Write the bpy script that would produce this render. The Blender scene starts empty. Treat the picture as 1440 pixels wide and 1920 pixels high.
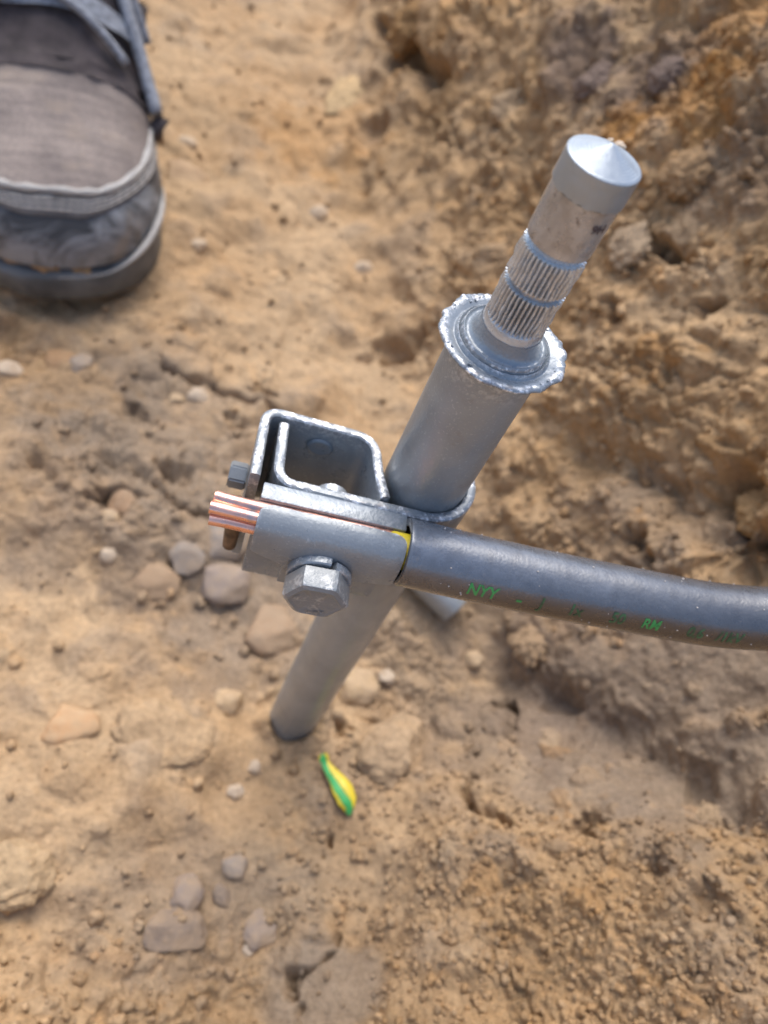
import bpy, bmesh, math, random
import numpy as np
from mathutils import Vector, Matrix, noise as mnoise

rng = np.random.default_rng(7)
random.seed(7)
scene = bpy.context.scene
COL = scene.collection

# ------------------------------------------------------------------ camera
R = np.array([[0.95723273, -0.22590692, -0.18075279],
              [0.08126178, 0.80953547, -0.58141969],
              [0.27767253, 0.54186566, 0.79327144]])
CAM = np.array([-0.04191531, -0.11626316, 0.3174525])
FPX = 1441.0                                   # focal length in photo pixels (1440 x 1920)
cd = bpy.data.cameras.new('camera')
cam = bpy.data.objects.new('camera', cd)
COL.objects.link(cam)
m = Matrix([list(R[i]) + [CAM[i]] for i in range(3)] + [[0, 0, 0, 1]])
cam.matrix_world = m
cd.sensor_fit = 'VERTICAL'
cd.sensor_height = 36.0
cd.sensor_width = 27.0
cd.lens = FPX / 1920 * 36.0
cd.clip_start = 0.01
cd.clip_end = 200
cd.dof.use_dof = True
cd.dof.focus_distance = 0.156
cd.dof.aperture_fstop = 13.0
scene.camera = cam

# ------------------------------------------------------------------ sky, sun, exposure
SUN_AZ, SUN_EL = math.radians(100), math.radians(60)     # azimuth measured from +X towards +Y
world = bpy.data.worlds.new('World')
scene.world = world
world.use_nodes = True
wn = world.node_tree.nodes
wl = world.node_tree.links
bg = wn['Background']
sky = wn.new('ShaderNodeTexSky')
sky.sky_type = 'NISHITA'
sky.sun_disc = False
sky.sun_elevation = SUN_EL
sky.sun_rotation = math.pi / 2 - SUN_AZ
sky.air_density = 1.0
sky.dust_density = 3.0
sky.ozone_density = 1.0
wl.new(sky.outputs[0], bg.inputs[0])
bg.inputs[1].default_value = 0.15
sl = bpy.data.lights.new('sun', 'SUN')
sl.energy = 1.25
sl.angle = math.radians(45)
sl.color = (1.0, 0.97, 0.92)
sun = bpy.data.objects.new('sun', sl)
COL.objects.link(sun)
sd = Vector((math.cos(SUN_EL) * math.cos(SUN_AZ), math.cos(SUN_EL) * math.sin(SUN_AZ), math.sin(SUN_EL)))
sun.rotation_euler = sd.to_track_quat('Z', 'Y').to_euler()
vs = scene.view_settings
vs.view_transform = 'Standard'
vs.look = 'None'
vs.exposure = 0.93
vs.gamma = 1.0
vs.use_curve_mapping = False
scene.render.engine = 'CYCLES'
scene.cycles.use_denoising = True
scene.cycles.max_bounces = 8


# ------------------------------------------------------------------ helpers
def ray(px, py):
    return R @ np.array([(px - 720) / FPX, -(py - 960) / FPX, -1.0])


def tag(o, label=None, cat=None, group=None, kind=None):
    if label: o['label'] = label
    if cat: o['category'] = cat
    if group: o['group'] = group
    if kind: o['kind'] = kind
    return o


def empty(name, loc=(0, 0, 0)):
    o = bpy.data.objects.new(name, None)
    o.empty_display_size = 0.01
    o.location = loc
    COL.objects.link(o)
    return o


def mesh_obj(name, verts, faces, mat=None, parent=None, smooth=True, sharp=None):
    me = bpy.data.meshes.new(name)
    me.from_pydata([tuple(v) for v in verts], [], faces)
    me.update()
    if mat: me.materials.append(mat)
    me.polygons.foreach_set('use_smooth', [smooth] * len(me.polygons))
    if sharp is not None:
        me.set_sharp_from_angle(angle=math.radians(sharp))
    o = bpy.data.objects.new(name, me)
    COL.objects.link(o)
    if parent:
        o.parent = parent
        o.matrix_parent_inverse = Matrix.Translation(parent.matrix_basis.translation).inverted() if parent.type == 'EMPTY' and parent.parent is None else Matrix()
    return o


def bm_obj(name, bm, mat=None, parent=None, smooth=True, sharp=35):
    bmesh.ops.recalc_face_normals(bm, faces=bm.faces)
    me = bpy.data.meshes.new(name)
    bm.to_mesh(me)
    bm.free()
    if mat: me.materials.append(mat)
    me.polygons.foreach_set('use_smooth', [smooth] * len(me.polygons))
    if smooth and sharp is not None:
        me.set_sharp_from_angle(angle=math.radians(sharp))
    o = bpy.data.objects.new(name, me)
    COL.objects.link(o)
    if parent:
        o.parent = parent
    return o


def fix_parent(o):
    """All meshes are written in world coordinates: cancel the parents' offsets."""
    p = o.parent
    if p.type != 'EMPTY':                        # a part written in world coordinates: nothing to cancel
        o.matrix_parent_inverse = Matrix()
        return
    t = Vector((0, 0, 0))
    while p:
        t += p.location
        p = p.parent
    o.matrix_parent_inverse = Matrix.Translation(-t)


def set_attr(o, name, vals):
    a = o.data.attributes.new(name, 'FLOAT', 'POINT')
    a.data.foreach_set('value', np.asarray(vals, dtype=np.float32))


# --- numpy gradient noise
_perm = rng.permutation(256).astype(np.int32)
_perm = np.concatenate([_perm, _perm, _perm])
_gr = rng.normal(size=(256, 3))
_gr /= np.linalg.norm(_gr, axis=1)[:, None]
_gr = _gr.astype(np.float32)


def pnoise(P):
    P = np.asarray(P, dtype=np.float32)
    i = np.floor(P).astype(np.int32)
    f = P - i
    i &= 255
    w = f * f * f * (f * (f * 6 - 15) + 10)
    out = 0
    for dx in (0, 1):
        for dy in (0, 1):
            for dz in (0, 1):
                h = _perm[_perm[_perm[i[..., 0] + dx] + i[..., 1] + dy] + i[..., 2] + dz]
                g = _gr[h]
                d = g[..., 0] * (f[..., 0] - dx) + g[..., 1] * (f[..., 1] - dy) + g[..., 2] * (f[..., 2] - dz)
                wt = (w[..., 0] if dx else 1 - w[..., 0]) * (w[..., 1] if dy else 1 - w[..., 1]) * (w[..., 2] if dz else 1 - w[..., 2])
                out = out + d * wt
    return out * 1.5


def fbm(P, octv=3, gain=0.5, lac=2.1):
    a, s, o = 1.0, 1.0, 0
    for k in range(octv):
        o = o + a * pnoise(P * s + 17.3 * k)
        a *= gain
        s *= lac
    return o


def sstep(a, b, x):
    t = np.clip((x - a) / (b - a), 0, 1)
    return t * t * (3 - 2 * t)


# --- shaders
class NT:
    def __init__(self, name):
        self.m = bpy.data.materials.new(name)
        self.m.use_nodes = True
        self.t = self.m.node_tree
        self.b = self.t.nodes['Principled BSDF']
        self.out = self.t.nodes['Material Output']
        self.co = self.t.nodes.new('ShaderNodeTexCoord').outputs['Object']

    def n(self, typ, **kw):
        nd = self.t.nodes.new(typ)
        for k, v in kw.items():
            setattr(nd, k, v)
        return nd

    def l(self, a, b):
        self.t.links.new(a, b)

    def noise(self, scale, detail=3, rough=0.55, dist=0.0, vec=None):
        nd = self.n('ShaderNodeTexNoise')
        nd.inputs['Scale'].default_value = scale
        nd.inputs['Detail'].default_value = detail
        nd.inputs['Roughness'].default_value = rough
        nd.inputs['Distortion'].default_value = dist
        self.l(vec or self.co, nd.inputs['Vector'])
        return nd.outputs['Fac']

    def ramp(self, fac, stops):
        nd = self.n('ShaderNodeValToRGB')
        e = nd.color_ramp.elements
        while len(e) < len(stops):
            e.new(0.5)
        for el, (p, c) in zip(e, stops):
            el.position = p
            el.color = (c, c, c, 1) if isinstance(c, (int, float)) else (*c, 1)
        self.l(fac, nd.inputs[0])
        return nd.outputs[0]

    def mix(self, fac, a, b, blend='MIX'):
        nd = self.n('ShaderNodeMix', data_type='RGBA', blend_type=blend)
        for sock, v in ((nd.inputs[0], fac), (nd.inputs[6], a), (nd.inputs[7], b)):
            if isinstance(v, (int, float)): sock.default_value = v
            elif isinstance(v, tuple): sock.default_value = (*v, 1)
            else: self.l(v, sock)
        return nd.outputs[2]

    def math(self, op, a, b=0.0, clamp=False):
        nd = self.n('ShaderNodeMath', operation=op, use_clamp=clamp)
        for sock, v in ((nd.inputs[0], a), (nd.inputs[1], b)):
            if isinstance(v, (int, float)): sock.default_value = v
            else: self.l(v, sock)
        return nd.outputs[0]

    def attr(self, name, out='Fac'):
        nd = self.n('ShaderNodeAttribute', attribute_name=name)
        return nd.outputs[out]

    def bump(self, h, strength=0.3, dist=0.001, prev=None):
        nd = self.n('ShaderNodeBump')
        nd.inputs['Strength'].default_value = strength
        nd.inputs['Distance'].default_value = dist
        self.l(h, nd.inputs['Height'])
        if prev is not None: self.l(prev, nd.inputs['Normal'])
        return nd.outputs[0]

    def set(self, **kw):
        names = {'color': 'Base Color', 'rough': 'Roughness', 'metal': 'Metallic', 'normal': 'Normal',
                 'spec': 'Specular IOR Level', 'coat': 'Coat Weight', 'coatr': 'Coat Roughness', 'sheen': 'Sheen Weight'}
        for k, v in kw.items():
            s = self.b.inputs[names[k]]
            if isinstance(v, (int, float)): s.default_value = v
            elif isinstance(v, tuple): s.default_value = (*v, 1)
            else: self.l(v, s)
        return self.m


def mat_soil():
    t = NT('soil')
    tint = t.attr('tint', 'Color')
    v = t.ramp(t.noise(420, 4, 0.65), [(0.25, 0.70), (0.5, 1.0), (0.8, 1.25)])
    c = t.mix(1.0, tint, v, 'MULTIPLY')
    v2 = t.ramp(t.noise(70, 3, 0.6), [(0.3, (0.86, 0.84, 0.82)), (0.55, (1, 1, 1)), (0.75, (1.12, 1.06, 0.98))])
    c = t.mix(1.0, c, v2, 'MULTIPLY')
    n1 = t.bump(t.noise(1100, 4, 0.7), 0.65, 0.0009)
    n2 = t.bump(t.noise(330, 3, 0.6), 0.55, 0.0022, n1)
    return t.set(color=c, rough=0.93, spec=0.18, normal=n2)


def mat_stone(name, col, col2, scale=120, rough=0.8):
    t = NT(name)
    f = t.ramp(t.noise(scale, 4, 0.6, 0.4), [(0.35, 0.0), (0.7, 1.0)])
    c = t.mix(f, col, col2)
    dirt = t.ramp(t.noise(130, 4, 0.65), [(0.30, 0.25), (0.62, 0.80)])
    c = t.mix(dirt, c, t.attr('tint', 'Color'))
    return t.set(color=c, rough=rough, spec=0.3, normal=t.bump(t.noise(500, 4, 0.65), 0.5, 0.001))


def mat_zinc(name, base=(0.255, 0.282, 0.300), dark=(0.200, 0.221, 0.237), rough=(0.24, 0.40), speck=0.3, wear=True, metal=0.2, dirt=0.25, dents=0.22):
    """Sprayed zinc paint on galvanised steel; the 'wear' attribute marks cut or rubbed edges where bright zinc shows."""
    t = NT(name)
    big = t.ramp(t.noise(55, 3, 0.5, 0.6), [(0.3, 0.0), (0.7, 1.0)])
    c = t.mix(big, dark, base)
    sp = t.ramp(t.noise(1500, 2, 0.6), [(0.60, 0.0), (0.74, 1.0)])
    c = t.mix(t.math('MULTIPLY', sp, speck), c, (0.62, 0.64, 0.65))
    d = t.ramp(t.noise(90, 4, 0.7, 0.5), [(0.60, 0.0), (0.76, 1.0)])
    c = t.mix(t.math('MULTIPLY', d, dirt), c, (0.20, 0.15, 0.10))
    r = t.ramp(t.noise(240, 3, 0.6), [(0.3, rough[0]), (0.7, rough[1])])
    mt = metal
    if wear:
        w = t.attr('wear')
        n = t.ramp(t.noise(330, 5, 0.75, 0.3), [(0.47, 0.0), (0.56, 1.0)])
        wm = t.math('MULTIPLY', w, n, True)
        k = t.ramp(t.noise(900, 2, 0.5), [(0.42, (0.74, 0.76, 0.78)), (0.60, (0.26, 0.26, 0.27))])
        c = t.mix(wm, c, k)
        mt = t.math('MULTIPLY_ADD', wm, 0.40)
        mt.node.inputs[2].default_value = metal
        r = t.mix(wm, r, t.ramp(t.noise(700, 2), [(0.35, 0.30), (0.7, 0.55)]))
    n1 = t.bump(t.noise(1600, 3, 0.6), 0.22, 0.0004)
    n2 = t.bump(t.noise(140, 3, 0.55), dents, 0.0012, n1)
    return t.set(color=c, metal=mt, rough=r, normal=n2)


def mat_simple(name, col, rough=0.5, metal=0.0, var=0.25, scale=200, bump=0.2, bdist=0.0005, coat=0.0):
    t = NT(name)
    v = t.ramp(t.noise(scale, 4, 0.6), [(0.3, 1 - var), (0.7, 1 + var)])
    c = t.mix(1.0, col, v, 'MULTIPLY')
    return t.set(color=c, rough=rough, metal=metal, coat=coat, normal=t.bump(t.noise(scale * 2, 3, 0.6), bump, bdist))


M = {}
M['soil'] = mat_soil()
M['paint'] = mat_zinc('zinc_paint')
M['rod'] = mat_zinc('rod_zinc', base=(0.335, 0.360, 0.368), dark=(0.250, 0.268, 0.274), rough=(0.28, 0.44), speck=0.35, dirt=0.35, metal=0.3)
M['bolt'] = mat_zinc('bolt_zinc', base=(0.205, 0.228, 0.245), dark=(0.175, 0.195, 0.210), rough=(0.27, 0.33), speck=0.02, dirt=0.02, metal=0.15, dents=0.05)
M['wet'] = mat_zinc('wet_zinc_paint', base=(0.24, 0.275, 0.305), dark=(0.18, 0.205, 0.23), rough=(0.10, 0.36), speck=0.05, dirt=0.05, metal=0.2)


def mat_pin():
    t = NT('bare_pin_steel')
    w = t.attr('wear')
    big = t.ramp(t.noise(130, 3, 0.6, 0.5), [(0.3, 0.0), (0.65, 1.0)])
    c = t.mix(big, (0.29, 0.275, 0.26), (0.54, 0.55, 0.56))
    spot = t.ramp(t.noise(520, 3, 0.7), [(0.62, 0.0), (0.70, 1.0)])
    c = t.mix(t.math('MULTIPLY', spot, 0.6), c, (0.09, 0.065, 0.055))
    c = t.mix(w, c, (0.56, 0.63, 0.69))
    n1 = t.bump(t.noise(900, 3, 0.6), 0.25, 0.0005)
    return t.set(color=c, metal=0.5, rough=t.ramp(t.noise(300, 3), [(0.3, 0.18), (0.7, 0.36)]), normal=n1)


M['pin'] = mat_pin()


def mat_copper():
    t = NT('copper')
    f = t.ramp(t.noise(160, 3, 0.6, 0.5), [(0.3, 0.0), (0.7, 1.0)])
    c = t.mix(f, (0.70, 0.34, 0.24), (0.86, 0.54, 0.44))
    g = t.ramp(t.noise(75, 3, 0.6), [(0.60, 0.0), (0.68, 0.85)])
    c = t.mix(g, c, (0.30, 0.31, 0.33))
    return t.set(color=c, metal=0.9, rough=t.ramp(t.noise(300, 2), [(0.3, 0.2), (0.7, 0.42)]), normal=t.bump(t.noise(700, 2), 0.15, 0.0004))


M['copper'] = mat_copper()


def mat_sheath():
    t = NT('cable_sheath')
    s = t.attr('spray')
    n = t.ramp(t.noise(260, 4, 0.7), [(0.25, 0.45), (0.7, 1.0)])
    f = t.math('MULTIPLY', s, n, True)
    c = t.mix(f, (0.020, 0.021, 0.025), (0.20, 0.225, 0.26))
    dust = t.ramp(t.noise(700, 3, 0.7), [(0.64, 0.0), (0.72, 1.0)])
    c = t.mix(t.math('MULTIPLY', dust, 0.22), c, (0.35, 0.31, 0.27))
    n1 = t.bump(t.noise(1300, 3, 0.65), 0.25, 0.0004)
    n2 = t.bump(t.noise(180, 3, 0.5), 0.25, 0.0008, n1)
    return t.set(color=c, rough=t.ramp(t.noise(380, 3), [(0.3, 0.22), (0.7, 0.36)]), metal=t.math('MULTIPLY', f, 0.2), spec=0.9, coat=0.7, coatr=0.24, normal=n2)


M['sheath'] = mat_sheath()


def mat_print():
    t = NT('green_print')
    d = t.ramp(t.noise(900, 2, 0.6), [(0.28, 0.0), (0.42, 1.0)])
    c = t.mix(d, (0.015, 0.07, 0.03), (0.04, 0.32, 0.085))
    return t.set(color=c, rough=0.45)


M['print'] = mat_print()
M['print_faint'] = mat_simple('faint_green_print', (0.032, 0.115, 0.052), 0.45, var=0.6, scale=600)
M['yellow'] = mat_simple('yellow_insulation', (0.72, 0.56, 0.03), 0.4, var=0.15)
M['green'] = mat_simple('green_insulation', (0.06, 0.42, 0.11), 0.4, var=0.15)
M['black'] = mat_simple('plain_black', (0.02, 0.02, 0.02), 0.5)
M['rust'] = mat_simple('reflected_soil_brown', (0.16, 0.10, 0.055), 0.75, 0.2, var=0.5, scale=300, bump=0.5)  # soil reflection on the strap wall, put into a brown colour
M['ink'] = mat_simple('dark_stamp', (0.07, 0.045, 0.05), 0.6)


def mat_leather():
    t = NT('scuffed_toe_rubber')
    f = t.ramp(t.noise(34, 5, 0.7, 0.9), [(0.40, 0.0), (0.60, 1.0)])
    c = t.mix(f, (0.032, 0.033, 0.035), (0.25, 0.26, 0.27))
    d = t.ramp(t.noise(22, 4, 0.6, 0.3), [(0.55, 0.0), (0.72, 0.7)])
    c = t.mix(d, c, (0.36, 0.28, 0.19))
    return t.set(color=c, rough=0.55, normal=t.bump(t.noise(300, 4, 0.6), 0.3, 0.001))


M['toe'] = mat_leather()


def mat_vamp():
    t = NT('ribbed_fabric')
    f = t.ramp(t.noise(45, 4, 0.6), [(0.3, 0.0), (0.7, 1.0)])
    c = t.mix(f, (0.165, 0.138, 0.125), (0.30, 0.25, 0.215))
    fine = t.ramp(t.noise(900, 2, 0.6), [(0.3, 0.75), (0.7, 1.2)])
    c = t.mix(1.0, c, fine, 'MULTIPLY')
    d = t.ramp(t.noise(30, 3, 0.6), [(0.55, 0.0), (0.75, 0.6)])
    c = t.mix(d, c, (0.38, 0.30, 0.22))
    return t.set(color=c, rough=0.9, spec=0.2, normal=t.bump(t.noise(800, 3), 0.4, 0.001))


M['vamp'] = mat_vamp()
M['piping'] = mat_simple('worn_piping_and_highlight', (0.36, 0.345, 0.32), 0.5, var=0.35, scale=70)  # piping colour, also used for the painted highlight of the sole
M['band'] = mat_simple('grey_stitched_band', (0.14, 0.14, 0.14), 0.7, var=0.35, scale=60, bump=0.4)
M['stitch'] = mat_simple('pale_thread', (0.30, 0.28, 0.26), 0.8, var=0.2)
M['lace'] = mat_simple('grey_blue_lace', (0.24, 0.255, 0.28), 0.8, var=0.4, scale=300, bump=0.6, bdist=0.001)
M['darkcloth'] = mat_simple('dark_boot_cloth', (0.055, 0.043, 0.042), 0.85, var=0.5, scale=80, bump=0.5, bdist=0.001)
M['sole'] = mat_simple('grey_sole_rubber', (0.115, 0.12, 0.12), 0.7, var=0.5, scale=45, bump=0.4)


# ------------------------------------------------------------------ ground
def H(x, y):
    xf = np.interp(y, [-1.5, -0.3, -0.10, -0.05, 0.0, 0.05, 0.24, 0.48, 0.70, 1.2], [-0.10, -0.05, 0.005, 0.03, 0.075, 0.085, 0.030, -0.025, -0.07, -0.12])
    s = np.interp(y, [-0.4, -0.10, -0.02, 0.06, 0.5, 1.0], [0.6, 0.72, 0.95, 1.75, 1.9, 1.4])
    k = 0.014
    d = np.logaddexp(0, (x - xf) / k) * k
    h = s * d
    kl = 0.05
    h = h + 0.8 * np.logaddexp(0, (-0.50 - x) / kl) * kl
    h = h + 0.9 * np.logaddexp(0, (y - 1.0) / kl) * kl
    h = h + 0.5 * np.logaddexp(0, (-0.22 - y) / kl) * kl
    h = h + 0.030 * np.exp(-(((x + 0.10) / 0.045) ** 2 + ((y + 0.13) / 0.035) ** 2))
    h = h + 0.016 * np.exp(-(((x + 0.115) / 0.07) ** 2 + ((y - 0.085) / 0.03) ** 2))
    top = 0.33
    k2 = 0.03
    return -np.logaddexp(-h / k2, -top / k2) * k2


def hit(px, py, z_off=0.0):
    r = ray(px, py)
    ts = np.linspace(0.1, 1.6, 3000)
    P = CAM[None] + ts[:, None] * r[None]
    below = P[:, 2] < H(P[:, 0], P[:, 1]) + z_off
    i = int(np.argmax(below)) if below.any() else len(ts) - 1
    return P[i], ts[i]


def axis(lo, hi, step, far_lo, far_hi, grow=1.16):
    a = list(np.arange(lo, hi, step))
    s, x = step, a[-1]
    while x < far_hi:
        s *= grow
        x += s
        a.append(x)
    s, x = step, a[0]
    left = []
    while x > far_lo:
        s *= grow
        x -= s
        left.append(x)
    return np.array(left[::-1] + a)


xs = axis(-0.27, 0.27, 0.00075, -6, 6)
xs = np.sort(np.concatenate([xs[(xs < 0.02) | (xs > 0.17)], np.arange(0.0203, 0.17, 0.0005)]))
ys = np.concatenate([axis(-0.155, 0.30, 0.00075, -6, 0.30)])
ys = ys[ys <= 0.30]
s, y = 0.00075, ys[-1]
tail = []
while y < 6:
    s = min(s * 1.02, 0.0022) if y < 0.85 else s * 1.16
    y += s
    tail.append(y)
ys = np.concatenate([ys, tail])
NX, NY = len(xs), len(ys)
GX, GY = np.meshgrid(xs, ys)          # shape NY, NX
GZ = H(GX, GY)
e = 0.002
nx = -(H(GX + e, GY) - H(GX - e, GY)) / (2 * e)
ny = -(H(GX, GY + e) - H(GX, GY - e)) / (2 * e)
NRM = np.stack([nx, ny, np.ones_like(nx)], -1)
NRM /= np.linalg.norm(NRM, axis=-1)[..., None]
BASE = np.stack([GX, GY, GZ], -1).astype(np.float32)

wallness = sstep(0.012, 0.06, GZ) * sstep(-0.2, -0.05, GX)        # 0 on the trodden floor, 1 on the bank
wallness = np.maximum(wallness, sstep(-0.06, -0.12, GY))
mound = sstep(0.01, -0.03, GY) * sstep(-0.01, 0.03, GX)

SOFT = GY < 0.9


def billow(P, octv, gain=0.5, lac=2.1):
    a_, s_, o_ = 1.0, 1.0, 0
    for k in range(octv):
        o_ = o_ + a_ * (np.abs(pnoise(P * s_ + 23.7 * k)) - 0.25)
        a_ *= gain
        s_ *= lac
    return o_


WARP = np.stack([pnoise(BASE * 75), pnoise(BASE * 75 + 40), pnoise(BASE * 75 + 80)], -1)
WB = BASE + 0.0045 * WARP
LOW = fbm(BASE * 26 + 71, 3)
d = 0.010 * fbm(BASE * 11, 2) + 0.0060 * LOW * (0.8 + 0.4 * wallness)
# torn, crumbling bank: rounded crumbs with creases between them at three sizes
near = 1 - 0.7 * mound                      # the loose heap in front is finer than the torn bank
crum = near * (0.0075 * billow(WB * 58 + 9, 1) + 0.0042 * billow(WB * 130 + 4, 1)) + 0.0027 * billow(WB * 260, 1) + 0.0021 * billow(BASE * 460, 1)
rag = 0.55 + 0.9 * sstep(-0.3, 0.5, pnoise(BASE * 18 + 60))
p_, _ = hit(230, 850)
rough_floor = np.exp(-(((GX - p_[0]) / 0.09) ** 2 + ((GY - p_[1]) / 0.05) ** 2))
p_, _ = hit(820, 1330)
rough_floor = np.maximum(rough_floor, np.exp(-(((GX - p_[0]) / 0.05) ** 2 + ((GY - p_[1]) / 0.05) ** 2)))
d += crum * np.maximum(0.20 + 0.95 * wallness, 0.85 * rough_floor) * rag
d += 0.0070 * billow(WB * 30 + 3, 1) * (1 - wallness)

# smooth shovel-cut faces: (photo pixel, radii in m)
smooth_mask = np.zeros_like(GX)
for (px, py, rx, ry) in [(1190, 1455, 0.036, 0.017), (1400, 1425, 0.022, 0.012), (1230, 1270, 0.045, 0.022), (600, 1850, 0.02, 0.016)]:
    p, _ = hit(px, py)
    q = ((GX - p[0]) / rx) ** 2 + ((GY - p[1]) / ry) ** 2
    smooth_mask = np.maximum(smooth_mask, sstep(1.5, 0.5, q + 0.7 * WARP[..., 0]))
d *= (1 - 0.8 * smooth_mask)

# colours that belong to the soil itself
tan = np.array([0.425, 0.285, 0.158])
brown = np.array([0.410, 0.262, 0.130])
dark = np.array([0.155, 0.112, 0.088])
grey = np.array([0.285, 0.225, 0.165])
orange = np.array([0.43, 0.215, 0.060])
pale = np.array([0.485, 0.355, 0.220])
c1 = sstep(-0.45, 0.5, fbm(BASE * 16 + 31, 3))[..., None]
colr = tan * (1 - c1) + pale * c1 * 0.55 + tan * c1 * 0.45
wb = (wallness * (0.65 + 0.5 * fbm(BASE * 20 + 3, 2)))[..., None].clip(0, 1)
colr = colr * (1 - wb) + brown * wb
gm = (sstep(0.12, 0.6, LOW) * 0.35)[..., None]
colr = colr * (1 - gm) + grey * gm
sm = (smooth_mask * 0.65)[..., None]
colr = colr * (1 - sm) + grey * sm


def win(p, r):
    i0, i1 = np.searchsorted(ys, [p[1] - r, p[1] + r])
    j0, j1 = np.searchsorted(xs, [p[0] - r, p[0] + r])
    return slice(i0, i1), slice(j0, j1)


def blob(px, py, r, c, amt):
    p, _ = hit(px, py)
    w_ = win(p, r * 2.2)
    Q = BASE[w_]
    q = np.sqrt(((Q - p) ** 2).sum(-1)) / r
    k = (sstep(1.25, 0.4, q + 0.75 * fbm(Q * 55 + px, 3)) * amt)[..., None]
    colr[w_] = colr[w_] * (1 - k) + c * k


grey_brown = np.array([0.235, 0.178, 0.128])        # darker grey-brown patches
blob(260, 880, 0.075, grey_brown, 0.60)
blob(120, 760, 0.055, grey_brown, 0.50)
blob(450, 1130, 0.050, grey_brown, 0.60)
blob(1010, 1330, 0.060, grey_brown, 0.60)
blob(1220, 1300, 0.060, grey_brown, 0.55)
blob(1180, 1000, 0.040, grey_brown, 0.45)
blob(800, 1300, 0.045, grey_brown, 0.45)
blob(340, 1700, 0.035, grey_brown, 0.45)
blob(700, 330, 0.040, brown * 0.75, 0.5)
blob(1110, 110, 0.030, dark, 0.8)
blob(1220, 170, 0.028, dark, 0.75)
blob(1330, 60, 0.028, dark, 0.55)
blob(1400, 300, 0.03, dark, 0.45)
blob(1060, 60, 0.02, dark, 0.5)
blob(950, 200, 0.015, pale, 0.6)
blob(1290, 560, 0.03, pale, 0.4)
blob(1100, 700, 0.03, pale, 0.35)
blob(860, 60, 0.05, orange, 0.25)
blob(1190, 245, 0.020, orange, 0.8)
blob(1320, 190, 0.025, orange, 0.6)
blob(1420, 20, 0.03, orange, 0.5)
blob(600, 260, 0.05, orange, 0.35)
blob(420, 930, 0.04, grey, 0.6)
blob(200, 780, 0.05, grey * 0.8, 0.6)
blob(60, 700, 0.04, brown * 0.8, 0.5)
blob(460, 1120, 0.035, grey, 0.5)
blob(1000, 1330, 0.03, dark, 0.3)
blob(1000, 1120, 0.025, dark, 0.35)

# lumps: crumbs and clods stamped on to the surface along its normal, each with a tint of its own
stamp_c = np.zeros_like(colr)
stamp_w = np.zeros_like(GX)
add = np.zeros_like(GX)


def stamp(cx, cy, r, hgt, tint, amt, flat=0.0):
    i0, i1 = np.searchsorted(ys, [cy - r * 1.3, cy + r * 1.3])
    j0, j1 = np.searchsorted(xs, [cx - r * 1.3, cx + r * 1.3])
    if i1 - i0 < 2 or j1 - j0 < 2:
        return
    P = BASE[i0:i1, j0:j1]
    c = np.array([cx, cy, float(H(np.array(cx), np.array(cy)))])
    v = P - c + 0.35 * r * WARP[i0:i1, j0:j1]
    a = np.arctan2(v[..., 1], v[..., 0])
    ph = cx * 977 + cy * 613
    rr = r * (1 + 0.20 * np.sin(a * 2 + ph) + 0.14 * np.sin(a * 3 + ph * 2.3) + 0.10 * np.sin(a * 5 + ph * 3.1))
    q = np.sqrt((v ** 2).sum(-1)) / rr
    b = np.sqrt(np.clip(1 - q * q, 0, 1))
    if flat: b = np.minimum(b, 1 - flat)
    b = b * hgt
    A = add[i0:i1, j0:j1]
    mk = b > A
    A[mk] = b[mk]
    if amt:
        w = (np.clip(1 - q, 0, 1) > 0.05) & mk
        stamp_c[i0:i1, j0:j1][w] = tint
        stamp_w[i0:i1, j0:j1][w] = amt


pal = [tan, brown, pale, grey, orange, brown * 0.8, tan * 1.1]
pal_f = [tan, pale, tan * 1.1, tan * 0.9, brown, pale * 1.05]
Hf = lambda a, b: float(H(np.array(a), np.array(b)))
n_st = 0
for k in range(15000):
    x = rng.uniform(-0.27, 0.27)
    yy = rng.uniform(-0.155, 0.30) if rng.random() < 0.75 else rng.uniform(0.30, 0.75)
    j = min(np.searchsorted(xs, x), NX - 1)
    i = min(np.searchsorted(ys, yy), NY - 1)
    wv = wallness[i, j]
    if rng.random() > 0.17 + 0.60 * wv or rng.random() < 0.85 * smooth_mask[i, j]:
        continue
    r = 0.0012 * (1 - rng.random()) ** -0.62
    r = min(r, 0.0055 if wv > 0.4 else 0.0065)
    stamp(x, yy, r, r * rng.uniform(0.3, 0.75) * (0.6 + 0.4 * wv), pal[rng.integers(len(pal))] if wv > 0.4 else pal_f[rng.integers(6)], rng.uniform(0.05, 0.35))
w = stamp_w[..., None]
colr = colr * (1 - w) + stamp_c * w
d += add * 1.0

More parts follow.
